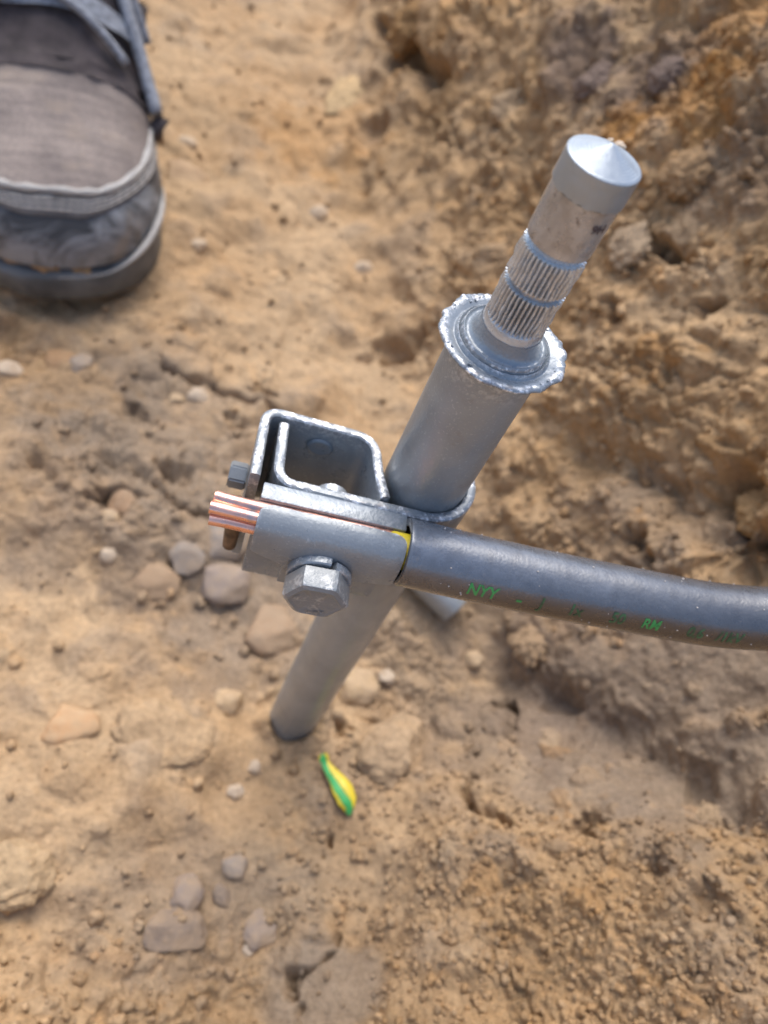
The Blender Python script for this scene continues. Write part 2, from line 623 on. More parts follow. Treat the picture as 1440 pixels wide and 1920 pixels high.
# hollows and cracks
for (px, py, r, dep) in [(1255, 450, 0.012, 0.030), (1290, 490, 0.010, 0.022), (755, 90, 0.026, 0.024), (790, 130, 0.022, 0.018), (640, 190, 0.026, 0.016), (690, 250, 0.02, 0.012),
                         (740, 640, 0.018, 0.02), (700, 330, 0.02, 0.014), (1150, 585, 0.008, 0.014), (1330, 570, 0.008, 0.014), (1200, 1040, 0.012, 0.012), (1020, 1290, 0.012, 0.006),
                         (1365, 1500, 0.006, 0.005), (1300, 1430, 0.009, 0.006), (940, 1310, 0.007, 0.014), (1090, 1530, 0.008, 0.012), (1390, 900, 0.02, 0.02), (1420, 1010, 0.015, 0.02),
                         (490, 745, 0.008, 0.014), (215, 940, 0.014, 0.016), (330, 880, 0.010, 0.012), (450, 800, 0.01, 0.010), (250, 770, 0.014, 0.010), (640, 1360, 0.006, 0.010),
                         (620, 1590, 0.004, 0.010), (545, 1830, 0.004, 0.010), (20, 640, 0.02, 0.012), (900, 330, 0.012, 0.010), (1000, 300, 0.012, 0.012), (1330, 1690, 0.008, 0.008), (1240, 1650, 0.007, 0.007)]:
    p, _ = hit(px, py)
    w_ = win(p, r * 2.6)
    Q = BASE[w_]
    q = np.sqrt(((Q - p) ** 2).sum(-1)) / r
    q = q + 1.0 * fbm(Q * (0.75 / r) + px, 3) + 0.25
    d[w_] -= dep * sstep(1.1, 0.1, q)


def crack(pts, width, dep):
    P = [hit(*p)[0] for p in pts]
    pm = np.array(P)
    i0, i1 = np.searchsorted(ys, [pm[:, 1].min() - 0.045, pm[:, 1].max() + 0.045])
    j0, j1 = np.searchsorted(xs, [pm[:, 0].min() - 0.045, pm[:, 0].max() + 0.045])
    w_ = (slice(i0, i1), slice(j0, j1))
    Q = WB[w_] + 0.0015 * pnoise(BASE[w_] * 260)[..., None]
    best = np.full(Q.shape[:2], 9.0)
    for a, b in zip(P[:-1], P[1:]):
        ab = b - a
        t = np.clip(((Q - a) @ ab) / (ab @ ab), 0, 1)
        best = np.minimum(best, np.sqrt(((Q - a - t[..., None] * ab) ** 2).sum(-1)))
    d[w_] -= dep * (sstep(1.0, 0.1, best / width) if width < 0.012 else np.exp(-(best / (0.55 * width)) ** 2))


crack([(560, 1900), (545, 1830), (620, 1780), (640, 1700)], 0.0020, 0.008)
crack([(300, 690), (420, 740), (500, 770), (560, 800)], 0.0035, 0.008)
crack([(60, 860), (200, 850), (330, 920), (430, 990)], 0.005, 0.009)
crack([(940, 1290), (960, 1350), (900, 1420), (880, 1500), (960, 1560)], 0.003, 0.010)
crack([(700, 30), (740, 100), (830, 140)], 0.010, 0.02)
crack([(1120, 850), (1290, 945), (1440, 1080)], 0.020, 0.016)
crack([(940, 1265), (1080, 1335), (1230, 1415), (1370, 1500), (1440, 1530)], 0.022, 0.015)
# soil heaved up round the driven rod
rr0 = np.hypot(GX, GY)
d += 0.0065 * np.exp(-((rr0 - 0.0130) / 0.0038) ** 2) * (0.55 + 1.2 * WARP[..., 1] + 0.5 * pnoise(BASE * 240))

# keep a neat hole round the rod and room under the boot
POS = BASE + NRM * d[..., None]
POS = POS.astype(np.float32)
colr *= 0.97 * (1 + 0.10 * fbm(BASE * 120 + 50, 2))[..., None]


def build_ground():
    me = bpy.data.meshes.new('ground')
    nv = NX * NY
    me.vertices.add(nv)
    me.vertices.foreach_set('co', POS.reshape(-1))
    idx = np.arange(nv, dtype=np.int32).reshape(NY, NX)
    q = np.stack([idx[:-1, :-1], idx[:-1, 1:], idx[1:, 1:], idx[1:, :-1]], -1).reshape(-1, 4)
    nf = len(q)
    me.loops.add(nf * 4)
    me.loops.foreach_set('vertex_index', q.reshape(-1))
    me.polygons.add(nf)
    me.polygons.foreach_set('loop_start', np.arange(0, nf * 4, 4, dtype=np.int32))
    me.polygons.foreach_set('use_smooth', np.ones(nf, dtype=bool))
    me.update(calc_edges=True)
    ca = me.color_attributes.new('tint', 'FLOAT_COLOR', 'POINT')
    rgba = np.ones((nv, 4), np.float32)
    rgba[:, :3] = np.clip(colr.reshape(-1, 3), 0.02, 0.8)
    ca.data.foreach_set('color', rgba.reshape(-1))
    me.materials.append(M['soil'])
    o = bpy.data.objects.new('ground', me)
    COL.objects.link(o)
    tag(o, 'dug brown sandy soil of the pit floor and bank', 'soil', kind='structure')
    return o


build_ground()


def surf(x, y):
    j = min(max(int(np.searchsorted(xs, x)), 1), NX - 1)
    i = min(max(int(np.searchsorted(ys, y)), 1), NY - 1)
    return POS[i, j].astype(float), NRM[i, j]


def surf_hit(px, py):
    """Where the sight line of a photo pixel meets the dug surface."""
    p, t = hit(px, py)
    q, n = surf(p[0], p[1])
    return q, n, t


# ------------------------------------------------------------------ loose crumbs
def ico(sub):
    bm = bmesh.new()
    bmesh.ops.create_icosphere(bm, subdivisions=sub, radius=1)
    v = np.array([x.co[:] for x in bm.verts])
    bm.verts.index_update()
    f = np.array([[y.index for y in x.verts] for x in bm.faces])
    bm.free()
    return v, f


def crumbs():
    V, F, Cc = [], [], []
    base = 0
    v1, f1 = ico(1)
    v2, f2 = ico(2)
    cnt = 0
    while cnt < 17000:
        x = rng.uniform(-0.26, 0.27)
        yy = rng.uniform(-0.15, 0.30) if rng.random() < 0.7 else rng.uniform(0.3, 0.75)
        j = min(np.searchsorted(xs, x), NX - 1)
        i = min(np.searchsorted(ys, yy), NY - 1)
        if rng.random() > 0.05 + 0.55 * mound[i, j] + 0.40 * wallness[i, j] or rng.random() < 0.9 * smooth_mask[i, j]:
            continue
        if x * x + yy * yy < 0.0112 ** 2: continue
        cnt += 1
        r = 0.0006 * (1 - rng.random()) ** -0.50
        r = min(r, 0.0016 if mound[i, j] > 0.3 else 0.0026)
        v, f = (v2, f2) if r > 0.0014 else (v1, f1)
        A = rng.normal(size=(3, 3))
        Q, _ = np.linalg.qr(A)
        sc = np.diag(rng.uniform(0.65, 1.15, 3))
        k = v + 0.55 * np.stack([pnoise(v * 1.3 + 11 * a + cnt) for a in range(3)], -1)
        pts = (k @ sc @ Q) * r + POS[i, j] + NRM[i, j] * r * 0.35
        V.append(pts)
        F.append(f + base)
        base += len(v)
        c = colr[i, j] * 0.8 + (pal[rng.integers(len(pal))] if wallness[i, j] > 0.4 else pal_f[rng.integers(6)]) * 0.2
        c = c * rng.uniform(0.9, 1.15)
        Cc.append(np.repeat(c[None], len(v), 0))
    V = np.concatenate(V)
    F = np.concatenate(F)
    Cc = np.concatenate(Cc)
    o = mesh_obj('soil_crumbs', V, F.tolist(), M['soil'])
    ca = o.data.color_attributes.new('tint', 'FLOAT_COLOR', 'POINT')
    rgba = np.ones((len(V), 4), np.float32)
    rgba[:, :3] = Cc
    ca.data.foreach_set('color', rgba.reshape(-1))
    tag(o, 'loose crumbs of sandy soil scattered over floor and bank', 'crumbs', kind='stuff')


crumbs()


# ------------------------------------------------------------------ generic builders (world coordinates)
def frames(path):
    """Tangent / normal / binormal along a path, parallel transported."""
    P = np.asarray(path, float)
    T = np.gradient(P, axis=0)
    T /= np.linalg.norm(T, axis=1)[:, None]
    up = np.array([0, 0, 1.0])
    if abs(T[0] @ up) > 0.9: up = np.array([0, 1.0, 0])
    N = np.zeros_like(P)
    n = np.cross(np.cross(T[0], up), T[0])
    for i in range(len(P)):
        n = n - T[i] * (n @ T[i])
        n /= np.linalg.norm(n)
        N[i] = n
    B = np.cross(T, N)
    return P, T, N, B


def catmull(pts, per=10):
    P = np.asarray(pts, float)
    P = np.vstack([2 * P[0] - P[1], P, 2 * P[-1] - P[-2]])
    out = []
    for i in range(1, len(P) - 2):
        p0, p1, p2, p3 = P[i - 1:i + 3]
        for t in np.linspace(0, 1, per, endpoint=False):
            out.append(0.5 * (2 * p1 + (p2 - p0) * t + (2 * p0 - 5 * p1 + 4 * p2 - p3) * t * t + (3 * p1 - p0 - 3 * p2 + p3) * t ** 3))
    out.append(P[-2])
    return np.array(out)


def tube(path, rad, seg=12, caps=True):
    P, T, N, B = frames(path)
    rad = np.broadcast_to(rad, (len(P),))
    a = np.linspace(0, 2 * math.pi, seg, endpoint=False)
    V = (P[:, None] + rad[:, None, None] * (np.cos(a)[None, :, None] * N[:, None] + np.sin(a)[None, :, None] * B[:, None])).reshape(-1, 3)
    F = []
    for i in range(len(P) - 1):
        for j in range(seg):
            k = (j + 1) % seg
            F.append((i * seg + j, i * seg + k, (i + 1) * seg + k, (i + 1) * seg + j))
    if caps:
        F.append(tuple(range(seg))[::-1])
        F.append(tuple(range((len(P) - 1) * seg, len(P) * seg)))
    return V, F


def lathe(prof, seg=96, rfun=None, center=(0, 0), cap_top=True, cap_bot=True):
    """prof: list of (r, z) bottom to top."""
    V, F = [], []
    a = np.linspace(0, 2 * math.pi, seg, endpoint=False)
    for k, (r, z) in enumerate(prof):
        rr = np.full(seg, r)
        zz = np.full(seg, z)
        if rfun is not None:
            rr, zz = rfun(k, a, rr, zz)
        V.append(np.stack([center[0] + rr * np.cos(a), center[1] + rr * np.sin(a), zz], -1))
    V = np.concatenate(V)
    for i in range(len(prof) - 1):
        for j in range(seg):
            k = (j + 1) % seg
            F.append((i * seg + j, i * seg + k, (i + 1) * seg + k, (i + 1) * seg + j))
    if cap_bot: F.append(tuple(range(seg))[::-1])
    if cap_top: F.append(tuple(range((len(prof) - 1) * seg, len(prof) * seg)))
    return V, F


def round_path(pts, rad, n=6):
    """2D polyline with its corners rounded."""
    P = [np.array(p, float) for p in pts]
    out = [P[0]]
    for i in range(1, len(P) - 1):
        a, b, c = P[i - 1], P[i], P[i + 1]
        r = rad[i - 1] if isinstance(rad, (list, tuple)) else rad
        d1 = (a - b) / np.linalg.norm(a - b)
        d2 = (c - b) / np.linalg.norm(c - b)
        r = min(r, np.linalg.norm(a - b) * 0.49, np.linalg.norm(c - b) * 0.49)
        p1, p2 = b + d1 * r, b + d2 * r
        for t in np.linspace(0, 1, n):
            out.append((1 - t) ** 2 * p1 + 2 * t * (1 - t) * b + t * t * p2)
    out.append(P[-1])
    return np.array(out)


def densify(P, step):
    out = [P[0]]
    for a, b in zip(P[:-1], P[1:]):
        n = max(1, int(np.linalg.norm(b - a) / step))
        for t in range(1, n + 1):
            out.append(a + (b - a) * t / n)
    return np.array(out)


def strap(name, path2d, thick, z0, z1, mat, parent, burr=0.00006, cham=0.0004, seed=0, ztop=None):
    """A bent steel strip: path seen from above, standing between z0 and z1; the sheared top edge is a little ragged."""
    P = densify(np.asarray(path2d), 0.0006)
    T = np.gradient(P, axis=0)
    T /= np.linalg.norm(T, axis=1)[:, None]
    N = np.stack([-T[:, 1], T[:, 0]], -1)
    h = thick / 2
    sec = [(-h, z0 + cham, 0), (-h + cham, z0, 0), (h - cham, z0, 0), (h, z0 + cham, 0),
           (h, z1 - 0.006, 0), (h, z1 - 0.0012, 0.35), (h, z1 - cham, 1), (h - cham, z1, 1), (0, z1 + 0.00006, 1), (-h + cham, z1, 1), (-h, z1 - cham, 1), (-h, z1 - 0.0012, 0.35), (-h, z1 - 0.006, 0)]
    V, W = [], []
    ns = len(sec)
    for i, (p, n) in enumerate(zip(P, N)):
        for (o, z, w) in sec:
            x, y = p + n * o
            dz = 0
            if w == 1:
                dz = burr * mnoise.noise(Vector((x * 1500, y * 1500, seed + o * 700)))
                x += burr * 0.8 * mnoise.noise(Vector((x * 700, y * 700, seed + 5)))
                y += burr * 0.8 * mnoise.noise(Vector((x * 700, y * 700, seed + 9)))
            zt = 0 if ztop is None or z < z1 - 0.01 else ztop(p)
            V.append((x, y, z + dz + zt))
            W.append(w)
    F = []
    for i in range(len(P) - 1):
        for j in range(ns):
            k = (j + 1) % ns
            F.append((i * ns + j, (i + 1) * ns + j, (i + 1) * ns + k, i * ns + k))
    F.append(tuple(range(ns)))
    F.append(tuple(range((len(P) - 1) * ns, len(P) * ns))[::-1])
    o = mesh_obj(name, V, F, mat, parent, True, 40)
    fix_parent(o)
    set_attr(o, 'wear', W)
    return o


def box_bm(x0, x1, y0, y1, z0, z1, bev=0.0006, seg=2):
    bm = bmesh.new()
    bmesh.ops.create_cube(bm, size=1)
    for v in bm.verts:
        v.co = Vector(((x0 + x1) / 2 + v.co.x * (x1 - x0), (y0 + y1) / 2 + v.co.y * (y1 - y0), (z0 + z1) / 2 + v.co.z * (z1 - z0)))
    if bev:
        bmesh.ops.bevel(bm, geom=bm.edges[:] + bm.verts[:], offset=bev, segments=seg, affect='EDGES', profile=0.6)
    return bm


# ------------------------------------------------------------------ earth rod
rod = empty('earth_rod', (0, 0, 0))
tag(rod, 'upright grey galvanised earth rod with knurled bright pin on top', 'earth rod')
V, F = lathe([(0.0100, -0.07 + 0.004 * k) for k in range(73)] + [(0.0099, 0.2216)], 96)
o = mesh_obj('rod_tube', V, F, M['rod'], rod, True, 50)
V = np.array(V)
set_attr(o, 'wear', 0.55 * sstep(0.214, 0.2216, V[:, 2]) + 0.0 * V[:, 2])


# mushroomed flange with a ragged rim
def flange_r(k, a, r, z):
    if r[0] > 0.0105:
        ring_p = np.stack([np.cos(a), np.sin(a), np.zeros_like(a)], -1)
        j = fbm(ring_p * 2.6 + 1.7, 3)
        j2 = fbm(ring_p * 13 + 4.7 + k * 0.37, 4, 0.75)
        j3 = rng.normal(size=len(a))
        r = r + 0.00085 * j + 0.00005 * j2 + 0.00001 * j3
        z = z + 0.00040 * j + 0.00003 * j2 + 0.00001 * j3
    else:
        j = np.array([pnoise(np.array([[math.cos(t) * 6, math.sin(t) * 6, r[0] * 900]]))[0] for t in a])
        z = z + 0.00012 * j
    return r, z


prof = [(0.0099, 0.2214), (0.0118, 0.2217), (0.0128, 0.2220), (0.0131, 0.2223), (0.0131, 0.2226), (0.0128, 0.2229), (0.0121, 0.2230), (0.0115, 0.2229), (0.0109, 0.2227),
        (0.0104, 0.2225), (0.0101, 0.2224), (0.0099, 0.2225), (0.00975, 0.2233), (0.0095, 0.22345), (0.0093, 0.2232), (0.0091, 0.2230), (0.00895, 0.2235), (0.0088, 0.2241), (0.00855, 0.22425),
        (0.0083, 0.2239), (0.0079, 0.2237), (0.0074, 0.2240), (0.0069, 0.2248), (0.0065, 0.2260), (0.0063, 0.2274)]
V, F = lathe(prof, 220, flange_r, cap_top=False, cap_bot=False)
o = mesh_obj('flange', V, F, M['wet'], rod, True, 60)
rr = np.hypot(np.array(V)[:, 0], np.array(V)[:, 1])
set_attr(o, 'wear', sstep(0.0112, 0.0122, rr) + 0.8 * (np.abs(rr - 0.0088) < 0.00022) + 0.5 * (np.abs(rr - 0.00965) < 0.0002))

# torn zinc flakes on the rim
bm = bmesh.new()
for k in range(46):
    a_ = rng.uniform(0, 2 * math.pi)
    r_ = rng.uniform(0.0112, 0.0129)
    c_ = Vector((r_ * math.cos(a_), r_ * math.sin(a_), 0.2229 + rng.uniform(-0.0002, 0.0003) - max(0, r_ - 0.0126) * 0.6))
    sz_ = rng.uniform(0.00015, 0.0005)
    mt = Matrix.Translation(c_) @ Matrix.Rotation(rng.uniform(0, 6.28), 4, 'Z') @ Matrix.Rotation(rng.uniform(-0.5, 0.5), 4, 'X') @ Matrix.Diagonal((sz_ * rng.uniform(0.6, 1.8), sz_, sz_ * 0.22, 1))
    vs0 = len(bm.verts)
    res = bmesh.ops.create_icosphere(bm, subdivisions=1, radius=1, matrix=mt)
    for v_ in res['verts']:
        v_.co += Vector(rng.normal(size=3) * sz_ * 0.18)
o = bm_obj('rim_flakes', bm, M['wet'], rod, True, 20)
set_attr(o, 'wear', rng.uniform(0.2, 1.0, len(o.data.vertices)))
o['kind'] = 'stuff'

# pin: plain shank, two knurled bands, plain barrel, pointed cap
pin = empty('pin', (0, 0, 0))
pin.parent = rod
prof = [(0.0064, 0.2262), (0.0062, 0.2275), (0.0061, 0.2290), (0.0058, 0.2294), (0.0051, 0.2300), (0.0050, 0.2368), (0.0050, 0.2386), (0.0050, 0.2450), (0.0051, 0.2461), (0.0055, 0.2466), (0.0060, 0.2470), (0.0061, 0.2480),
        (0.0061, 0.2500), (0.0061, 0.2530), (0.0061, 0.2555), (0.0061, 0.2568), (0.0058, 0.2571)]


def pin_r(k, a, r, z):
    return r * (1 + 0.004 * np.sin(a * 3 + k)), z


V, F = lathe(prof, 120, pin_r, cap_bot=False)
o = mesh_obj('shank', V, F, M['pin'], pin, True, 40)
zz = np.array(V)[:, 2]
set_attr(o, 'wear', sstep(0.2292, 0.2270, zz) * 0.9 + 0.75 * ((zz > 0.2370) & (zz < 0.2385)) + 0.9 * ((zz > 0.2450) & (zz < 0.2468)))


def knurl(z0, z1, name, ph):
    seg = 40 * 8
    rows = 16

    def rf(k, a, r, z):
        t = ((a + ph) * 40 / (2 * math.pi)) % 1
        prof_ = np.clip(1.35 * (0.5 - np.abs(t - 0.5)) * 2, 0, 0.85)
        j = np.array([mnoise.noise(Vector((math.cos(b) * 9, math.sin(b) * 9, z[0] * 500 + ph))) for b in a])
        u = (k - 0.5) / (rows - 1)
        edge = 0.0 if k in (0, rows + 1) else 1.0
        rr_ = 0.00535 + edge * (0.00105 * prof_ * (0.75 + 0.35 * j) + 0.00008 * j)
        if k in (0, rows + 1): rr_ = np.full_like(a, 0.0049)
        if k in (1, rows): z = z + 0.00014 * j
        return rr_, z
    zs = [z0] + list(np.linspace(z0, z1, rows)) + [z1]
    V, F = lathe([(0.006, z) for z in zs], seg, rf)
    o = mesh_obj(name, V, F, M['pin'], pin, True, 45)
    V = np.array(V)
    r_ = np.hypot(V[:, 0], V[:, 1])
    set_attr(o, 'wear', 0.20 + 0.70 * sstep(0.0057, 0.0063, r_) + 0.6 * sstep(z1 - 0.0006, z1, V[:, 2]))
    return o


knurl(0.2293, 0.2372, 'knurl_band', 0.0)
knurl(0.2386, 0.2454, 'knurl_band', 0.06)


def cap_r(k, a, r, z):
    if k <= 1:
        j = np.array([fbm(np.array([[math.cos(t) * 5, math.sin(t) * 5, 2.2]]), 3)[0] for t in a])
        z = z + 0.00035 * j
    return r, z


prof = [(0.00612, 0.25695), (0.00642, 0.2570), (0.00644, 0.2573), (0.0064, 0.2600), (0.0064, 0.26195), (0.0063, 0.26212)]
nr = 26
for i in range(nr):
    t = (i + 1) / nr
    prof.append((0.0063 * (1 - t) + 0.00005, 0.26215 + 0.0026 * t ** 1.15 + 0.00006 * (i % 2)))
V, F = lathe(prof, 120, cap_r, cap_bot=False)
t = NT('filed_zinc_tip')
M['tip'] = t.set(color=t.mix(t.noise(200, 3), (0.27, 0.305, 0.335), (0.38, 0.42, 0.455)), metal=0.5, rough=t.ramp(t.noise(400, 2), [(0.3, 0.30), (0.7, 0.46)]), normal=t.bump(t.noise(900, 2), 0.2, 0.0004))
o = mesh_obj('end_cap', V, F, M['tip'], pin, True, 22)
# burr of wood fibre / chip at the far edge of the tip
bm = bmesh.new()
for k in range(6):
    a = math.radians(rng.uniform(58, 84))
    p = Vector((0.0060 * math.cos(a), 0.0060 * math.sin(a), 0.2621))
    sz_ = rng.uniform(0.0004, 0.0008)
    res = bmesh.ops.create_icosphere(bm, subdivisions=2, radius=1, matrix=Matrix.Translation(p) @ Matrix.Rotation(rng.uniform(0, 6), 4, 'Y') @ Matrix.Diagonal((sz_ * 1.3, sz_, sz_ * 0.9, 1)))
    for v_ in res['verts']:
        v_.co += Vector(rng.normal(size=3) * sz_ * 0.13)
o = bm_obj('burr', bm, mat_simple('tan_chip', (0.50, 0.39, 0.28), 0.8), pin)
# stamped mark on the barrel
def stamp_mark():
    cu = bpy.data.curves.new('mark', 'FONT')
    cu.body = '9H'
    cu.size = 0.0030
    ob = bpy.data.objects.new('mark', cu)
    COL.objects.link(ob)
    dg = bpy.context.evaluated_depsgraph_get()
    me = bpy.data.meshes.new_from_object(ob.evaluated_get(dg))
    bpy.data.objects.remove(ob)
    return me


def text_mesh(body, size):
    cu = bpy.data.curves.new('text', 'FONT')
    cu.body = body
    cu.size = size
    cu.offset = size * 0.022
    cu.resolution_u = 3
    ob = bpy.data.objects.new('text', cu)
    COL.objects.link(ob)
    bpy.context.view_layer.update()
    dg = bpy.context.evaluated_depsgraph_get()
    me = bpy.data.meshes.new_from_object(ob.evaluated_get(dg))
    bpy.data.objects.remove(ob)
    bm = bmesh.new()
    bm.from_mesh(me)
    bpy.data.meshes.remove(me)
    bmesh.ops.triangulate(bm, faces=bm.faces)
    for _ in range(2):
        bmesh.ops.subdivide_edges(bm, edges=[e for e in bm.edges if e.calc_length() > size * 0.12], cuts=1)
        bmesh.ops.triangulate(bm, faces=bm.faces)
    return bm


bm = text_mesh('9H', 0.0030)
for v in bm.verts:
    a = math.radians(-62) + (v.co.x * 0.8 - 0.0012) / 0.0061
    zc = 0.2530 + v.co.y * 0.75
    v.co = Vector((0.00619 * math.cos(a), 0.00619 * math.sin(a), zc))
bm_obj('stamped_mark', bm, M['ink'], pin, True, None)

# ------------------------------------------------------------------ clamp
ZT, ZB = 0.177, 0.1435
clamp = empty('rod_clamp', (-0.0215, -0.003, ZB))
tag(clamp, 'grey zinc sprayed steel clamp bolting bare copper to the earth rod', 'clamp')
# strip that hooks round the rod
ring = [np.array([0.01145 * math.cos(a), 0.01145 * math.sin(a)]) for a in np.linspace(math.radians(-90), math.radians(108), 40)]
pth = round_path([(-0.0362, 0.0056), (-0.0352, -0.0112), (-0.012, -0.01145), (-0.001, -0.01145)], [0.0045, 0.001], 9)
pth = np.vstack([pth, ring])
strap('rod_strap', pth, 0.0024, ZB, ZT, M['paint'], clamp, seed=3)
# box bracket
pth = round_path([(-0.0403, -0.0118), (-0.0410, 0.0080), (-0.0140, 0.0072), (-0.0122, -0.0030), (-0.0100, -0.0096)], [0.0042, 0.0060, 0.008], 9)
strap('box_bracket', pth, 0.0023, ZB - 0.001, ZT + 0.0009, M['paint'], clamp, seed=11)
# pressed dimple and bolt end inside the box
V, F = lathe([(0.0034, 0), (0.0033, 0.0004), (0.0028, 0.0007), (0.0022, 0.0006), (0.0, 0.00055)], 40, cap_bot=False, cap_top=False)
V = np.array(V)
V = np.stack([V[:, 0] - 0.0263, 0.00632 - V[:, 2], V[:, 1] * 0.9 + 0.1705], -1)
o = mesh_obj('dimple', V, [f[::-1] for f in F], M['bolt'], clamp); fix_parent(o)
V, F = tube([(-0.0180, -0.0099, 0.160), (-0.0178, -0.003, 0.160), (-0.0177, -0.0028, 0.160)], [0.0036, 0.0036, 0.0030], 24)
o = mesh_obj('bolt_end', V, F, M['pin'], clamp, True, 40); fix_parent(o)
set_attr(o, 'wear', np.full(len(V), 0.9))
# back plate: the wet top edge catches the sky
bm = box_bm(-0.0380, -0.0042, -0.01720, -0.01275, ZB, ZT + 0.0001, 0.0004, 2)
bmesh.ops.subdivide_edges(bm, edges=[e for e in bm.edges if e.calc_length() > 0.02], cuts=24)
o = bm_obj('back_plate', bm, M['wet'], clamp, True, 40); fix_parent(o)
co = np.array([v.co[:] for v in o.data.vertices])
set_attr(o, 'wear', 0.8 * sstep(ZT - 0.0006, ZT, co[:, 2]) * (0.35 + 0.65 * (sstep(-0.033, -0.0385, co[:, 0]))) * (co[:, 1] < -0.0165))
# saddle pressed over the conductor, with a tongue for the bolt
YC, ZC = -0.0211, 0.1744          # conductor axis
prof = [(-0.0206, 0.1801), (-0.0222, 0.1800), (-0.0243, 0.17905), (-0.0259, 0.17720), (-0.0267, 0.17480), (-0.0268, 0.1722), (-0.0267, 0.17000), (-0.0265, 0.16800), (-0.0264, 0.16620), (-0.0263, 0.1640),
        (-0.0263, 0.1620), (-0.0263, 0.1600), (-0.0263, 0.1580)]
prof = np.array(prof)
prof = catmull(np.hstack([np.zeros((len(prof), 1)), prof]), 4)[:, 1:]
tq = np.gradient(prof, axis=0)
tq /= np.linalg.norm(tq, axis=1)[:, None]
nq = np.stack([tq[:, 1], -tq[:, 0]], -1)       # points away from the conductor (towards the viewer)
if nq[len(nq) // 3][0] > 0: nq = -nq
NS = len(prof)
xl, xr, xc = -0.0378, -0.0045, -0.0212


def halfw(i):
    """left and right limits of the saddle at profile row i"""
    z = prof[i, 1]
    arc = np.linalg.norm(np.diff(prof[:i + 1], axis=0), axis=1).sum() if i else 0
    c = 0.0030
    inset = c - math.sqrt(max(0, c * c - max(0, c - arc) ** 2)) if arc < c else 0
    l, r = xl + inset, xr - inset * 0.9
    if z < 0.1705:
        f = float(sstep(0.1704, 0.1655, np.array(z)))
        l = l * (1 - f) + (xc - 0.0085) * f
    if z < 0.1680:
        f = float(sstep(0.1680, 0.1650, np.array(z)))
        r = r * (1 - f) + (xc + 0.0085) * f
    return l, r


NXs = 40
Vt, Vb, Wt = [], [], []
for i in range(NS):
    l, r = halfw(i)
    for j in range(NXs + 1):
        x = l + (r - l) * j / NXs
        wob = 0.00025 * mnoise.noise(Vector((x * 120, prof[i, 1] * 140, 3.3)))
        p = prof[i] + nq[i] * wob
        ragged = 0.00022 * mnoise.noise(Vector((x * 800, 1.0, 7.7))) if i == 0 else 0
        Vt.append((x, p[0], p[1] + ragged))
        q = prof[i] - nq[i] * 0.0020
        Vb.append((x, q[0], q[1]))
        ed = 1.0 if (i == 0 or j in (0, NXs)) else (0.5 if i == 1 else 0)
        ed *= 0.25 + 0.75 * (x > -0.022) if i < 2 else 0.5
        Wt.append(ed)
n1 = len(Vt)
F = []
w1 = NXs + 1
for i in range(NS - 1):
    for j in range(NXs):
        a, b, c, e_ = i * w1 + j, i * w1 + j + 1, (i + 1) * w1 + j + 1, (i + 1) * w1 + j
        F.append((a, e_, c, b))
        F.append((n1 + a, n1 + b, n1 + c, n1 + e_))
for j in range(NXs):
    F.append((j, j + 1, n1 + j + 1, n1 + j))
    a = (NS - 1) * w1 + j
    F.append((a, n1 + a, n1 + a + 1, a + 1))
for i in range(NS - 1):
    a, b = i * w1, (i + 1) * w1
    F.append((a, n1 + a, n1 + b, b))
    a, b = a + NXs, b + NXs
    F.append((a, b, n1 + b, n1 + a))
bmx = bmesh.new()
vv = [bmx.verts.new(v) for v in Vt + Vb]
for f in F: bmx.faces.new([vv[k] for k in f])
o = bm_obj('saddle', bmx, M['paint'], clamp, True, 50); fix_parent(o)
set_attr(o, 'wear', Wt + [0.15] * n1)
# bolt with split washer
XB, ZBOLT = -0.0212, 0.1668
bolt = empty('bolt', (XB, -0.0265, ZBOLT))
bolt.parent = clamp
bolt.matrix_parent_inverse = Matrix.Translation(-clamp.location)


def place_bolt(o):
    o.parent = bolt
    o.matrix_parent_inverse = Matrix.Translation(-bolt.location)


# split lock washer
a0 = math.radians(74)
V, F = [], []
ns = 60
sec = []
for i in range(ns + 1):
    a = a0 + math.radians(5) + (2 * math.pi - math.radians(10)) * i / ns
    lift = 0.0006 * (i / ns - 0.5)
    for (r, yy) in ((0.0043, 0.0), (0.0072, 0.0), (0.0075, 0.0003), (0.0075, 0.0017), (0.0072, 0.0020), (0.0043, 0.0020)):
        V.append((XB + r * math.cos(a), -0.0264 - yy * 1.1 - lift - 0.0004, ZBOLT + r * math.sin(a)))
for i in range(ns):
    for j in range(6):
        k = (j + 1) % 6
        F.append((i * 6 + j, i * 6 + k, (i + 1) * 6 + k, (i + 1) * 6 + j))
F.append(tuple(range(6))[::-1])
F.append(tuple(range(ns * 6, ns * 6 + 6)))
o = mesh_obj('split_washer', V, F, M['wet'], None, True, 35)
place_bolt(o)
set_attr(o, 'wear', [0.4] * len(V))
# hexagon head: chamfered
rings = [(r_, y_ + 0.0057 + (0.0002 if y_ > 0.027 else 0), k_) for r_, y_, k_ in [(0.0072, 0.0234, 0), (0.0076, 0.0236, 0), (0.0076, 0.0278, 0), (0.00745, 0.0284, 0.35), (0.0064, 0.0289, 1.0), (0.0060, 0.02885, 1), (0.0057, 0.0287, 1), (0.0, 0.02868, 1)]]
V, F, W = [], [], []
sg = 72
rot = math.radians(3)
for (r, yy, rnd) in rings:
    for j in range(sg):
        a = 2 * math.pi * j / sg
        am = (a % (math.pi / 3)) - math.pi / 6
        hexr = 0.866 / math.cos(am) * r
        cirr = r * 0.94
        rr_ = min(hexr, r * 0.985) * (1 - rnd) + min(hexr, cirr) * rnd
        V.append((XB + rr_ * math.cos(a + rot), -yy, ZBOLT + rr_ * math.sin(a + rot)))
        W.append(0.5 if 0.0335 < yy < 0.0346 else 0)
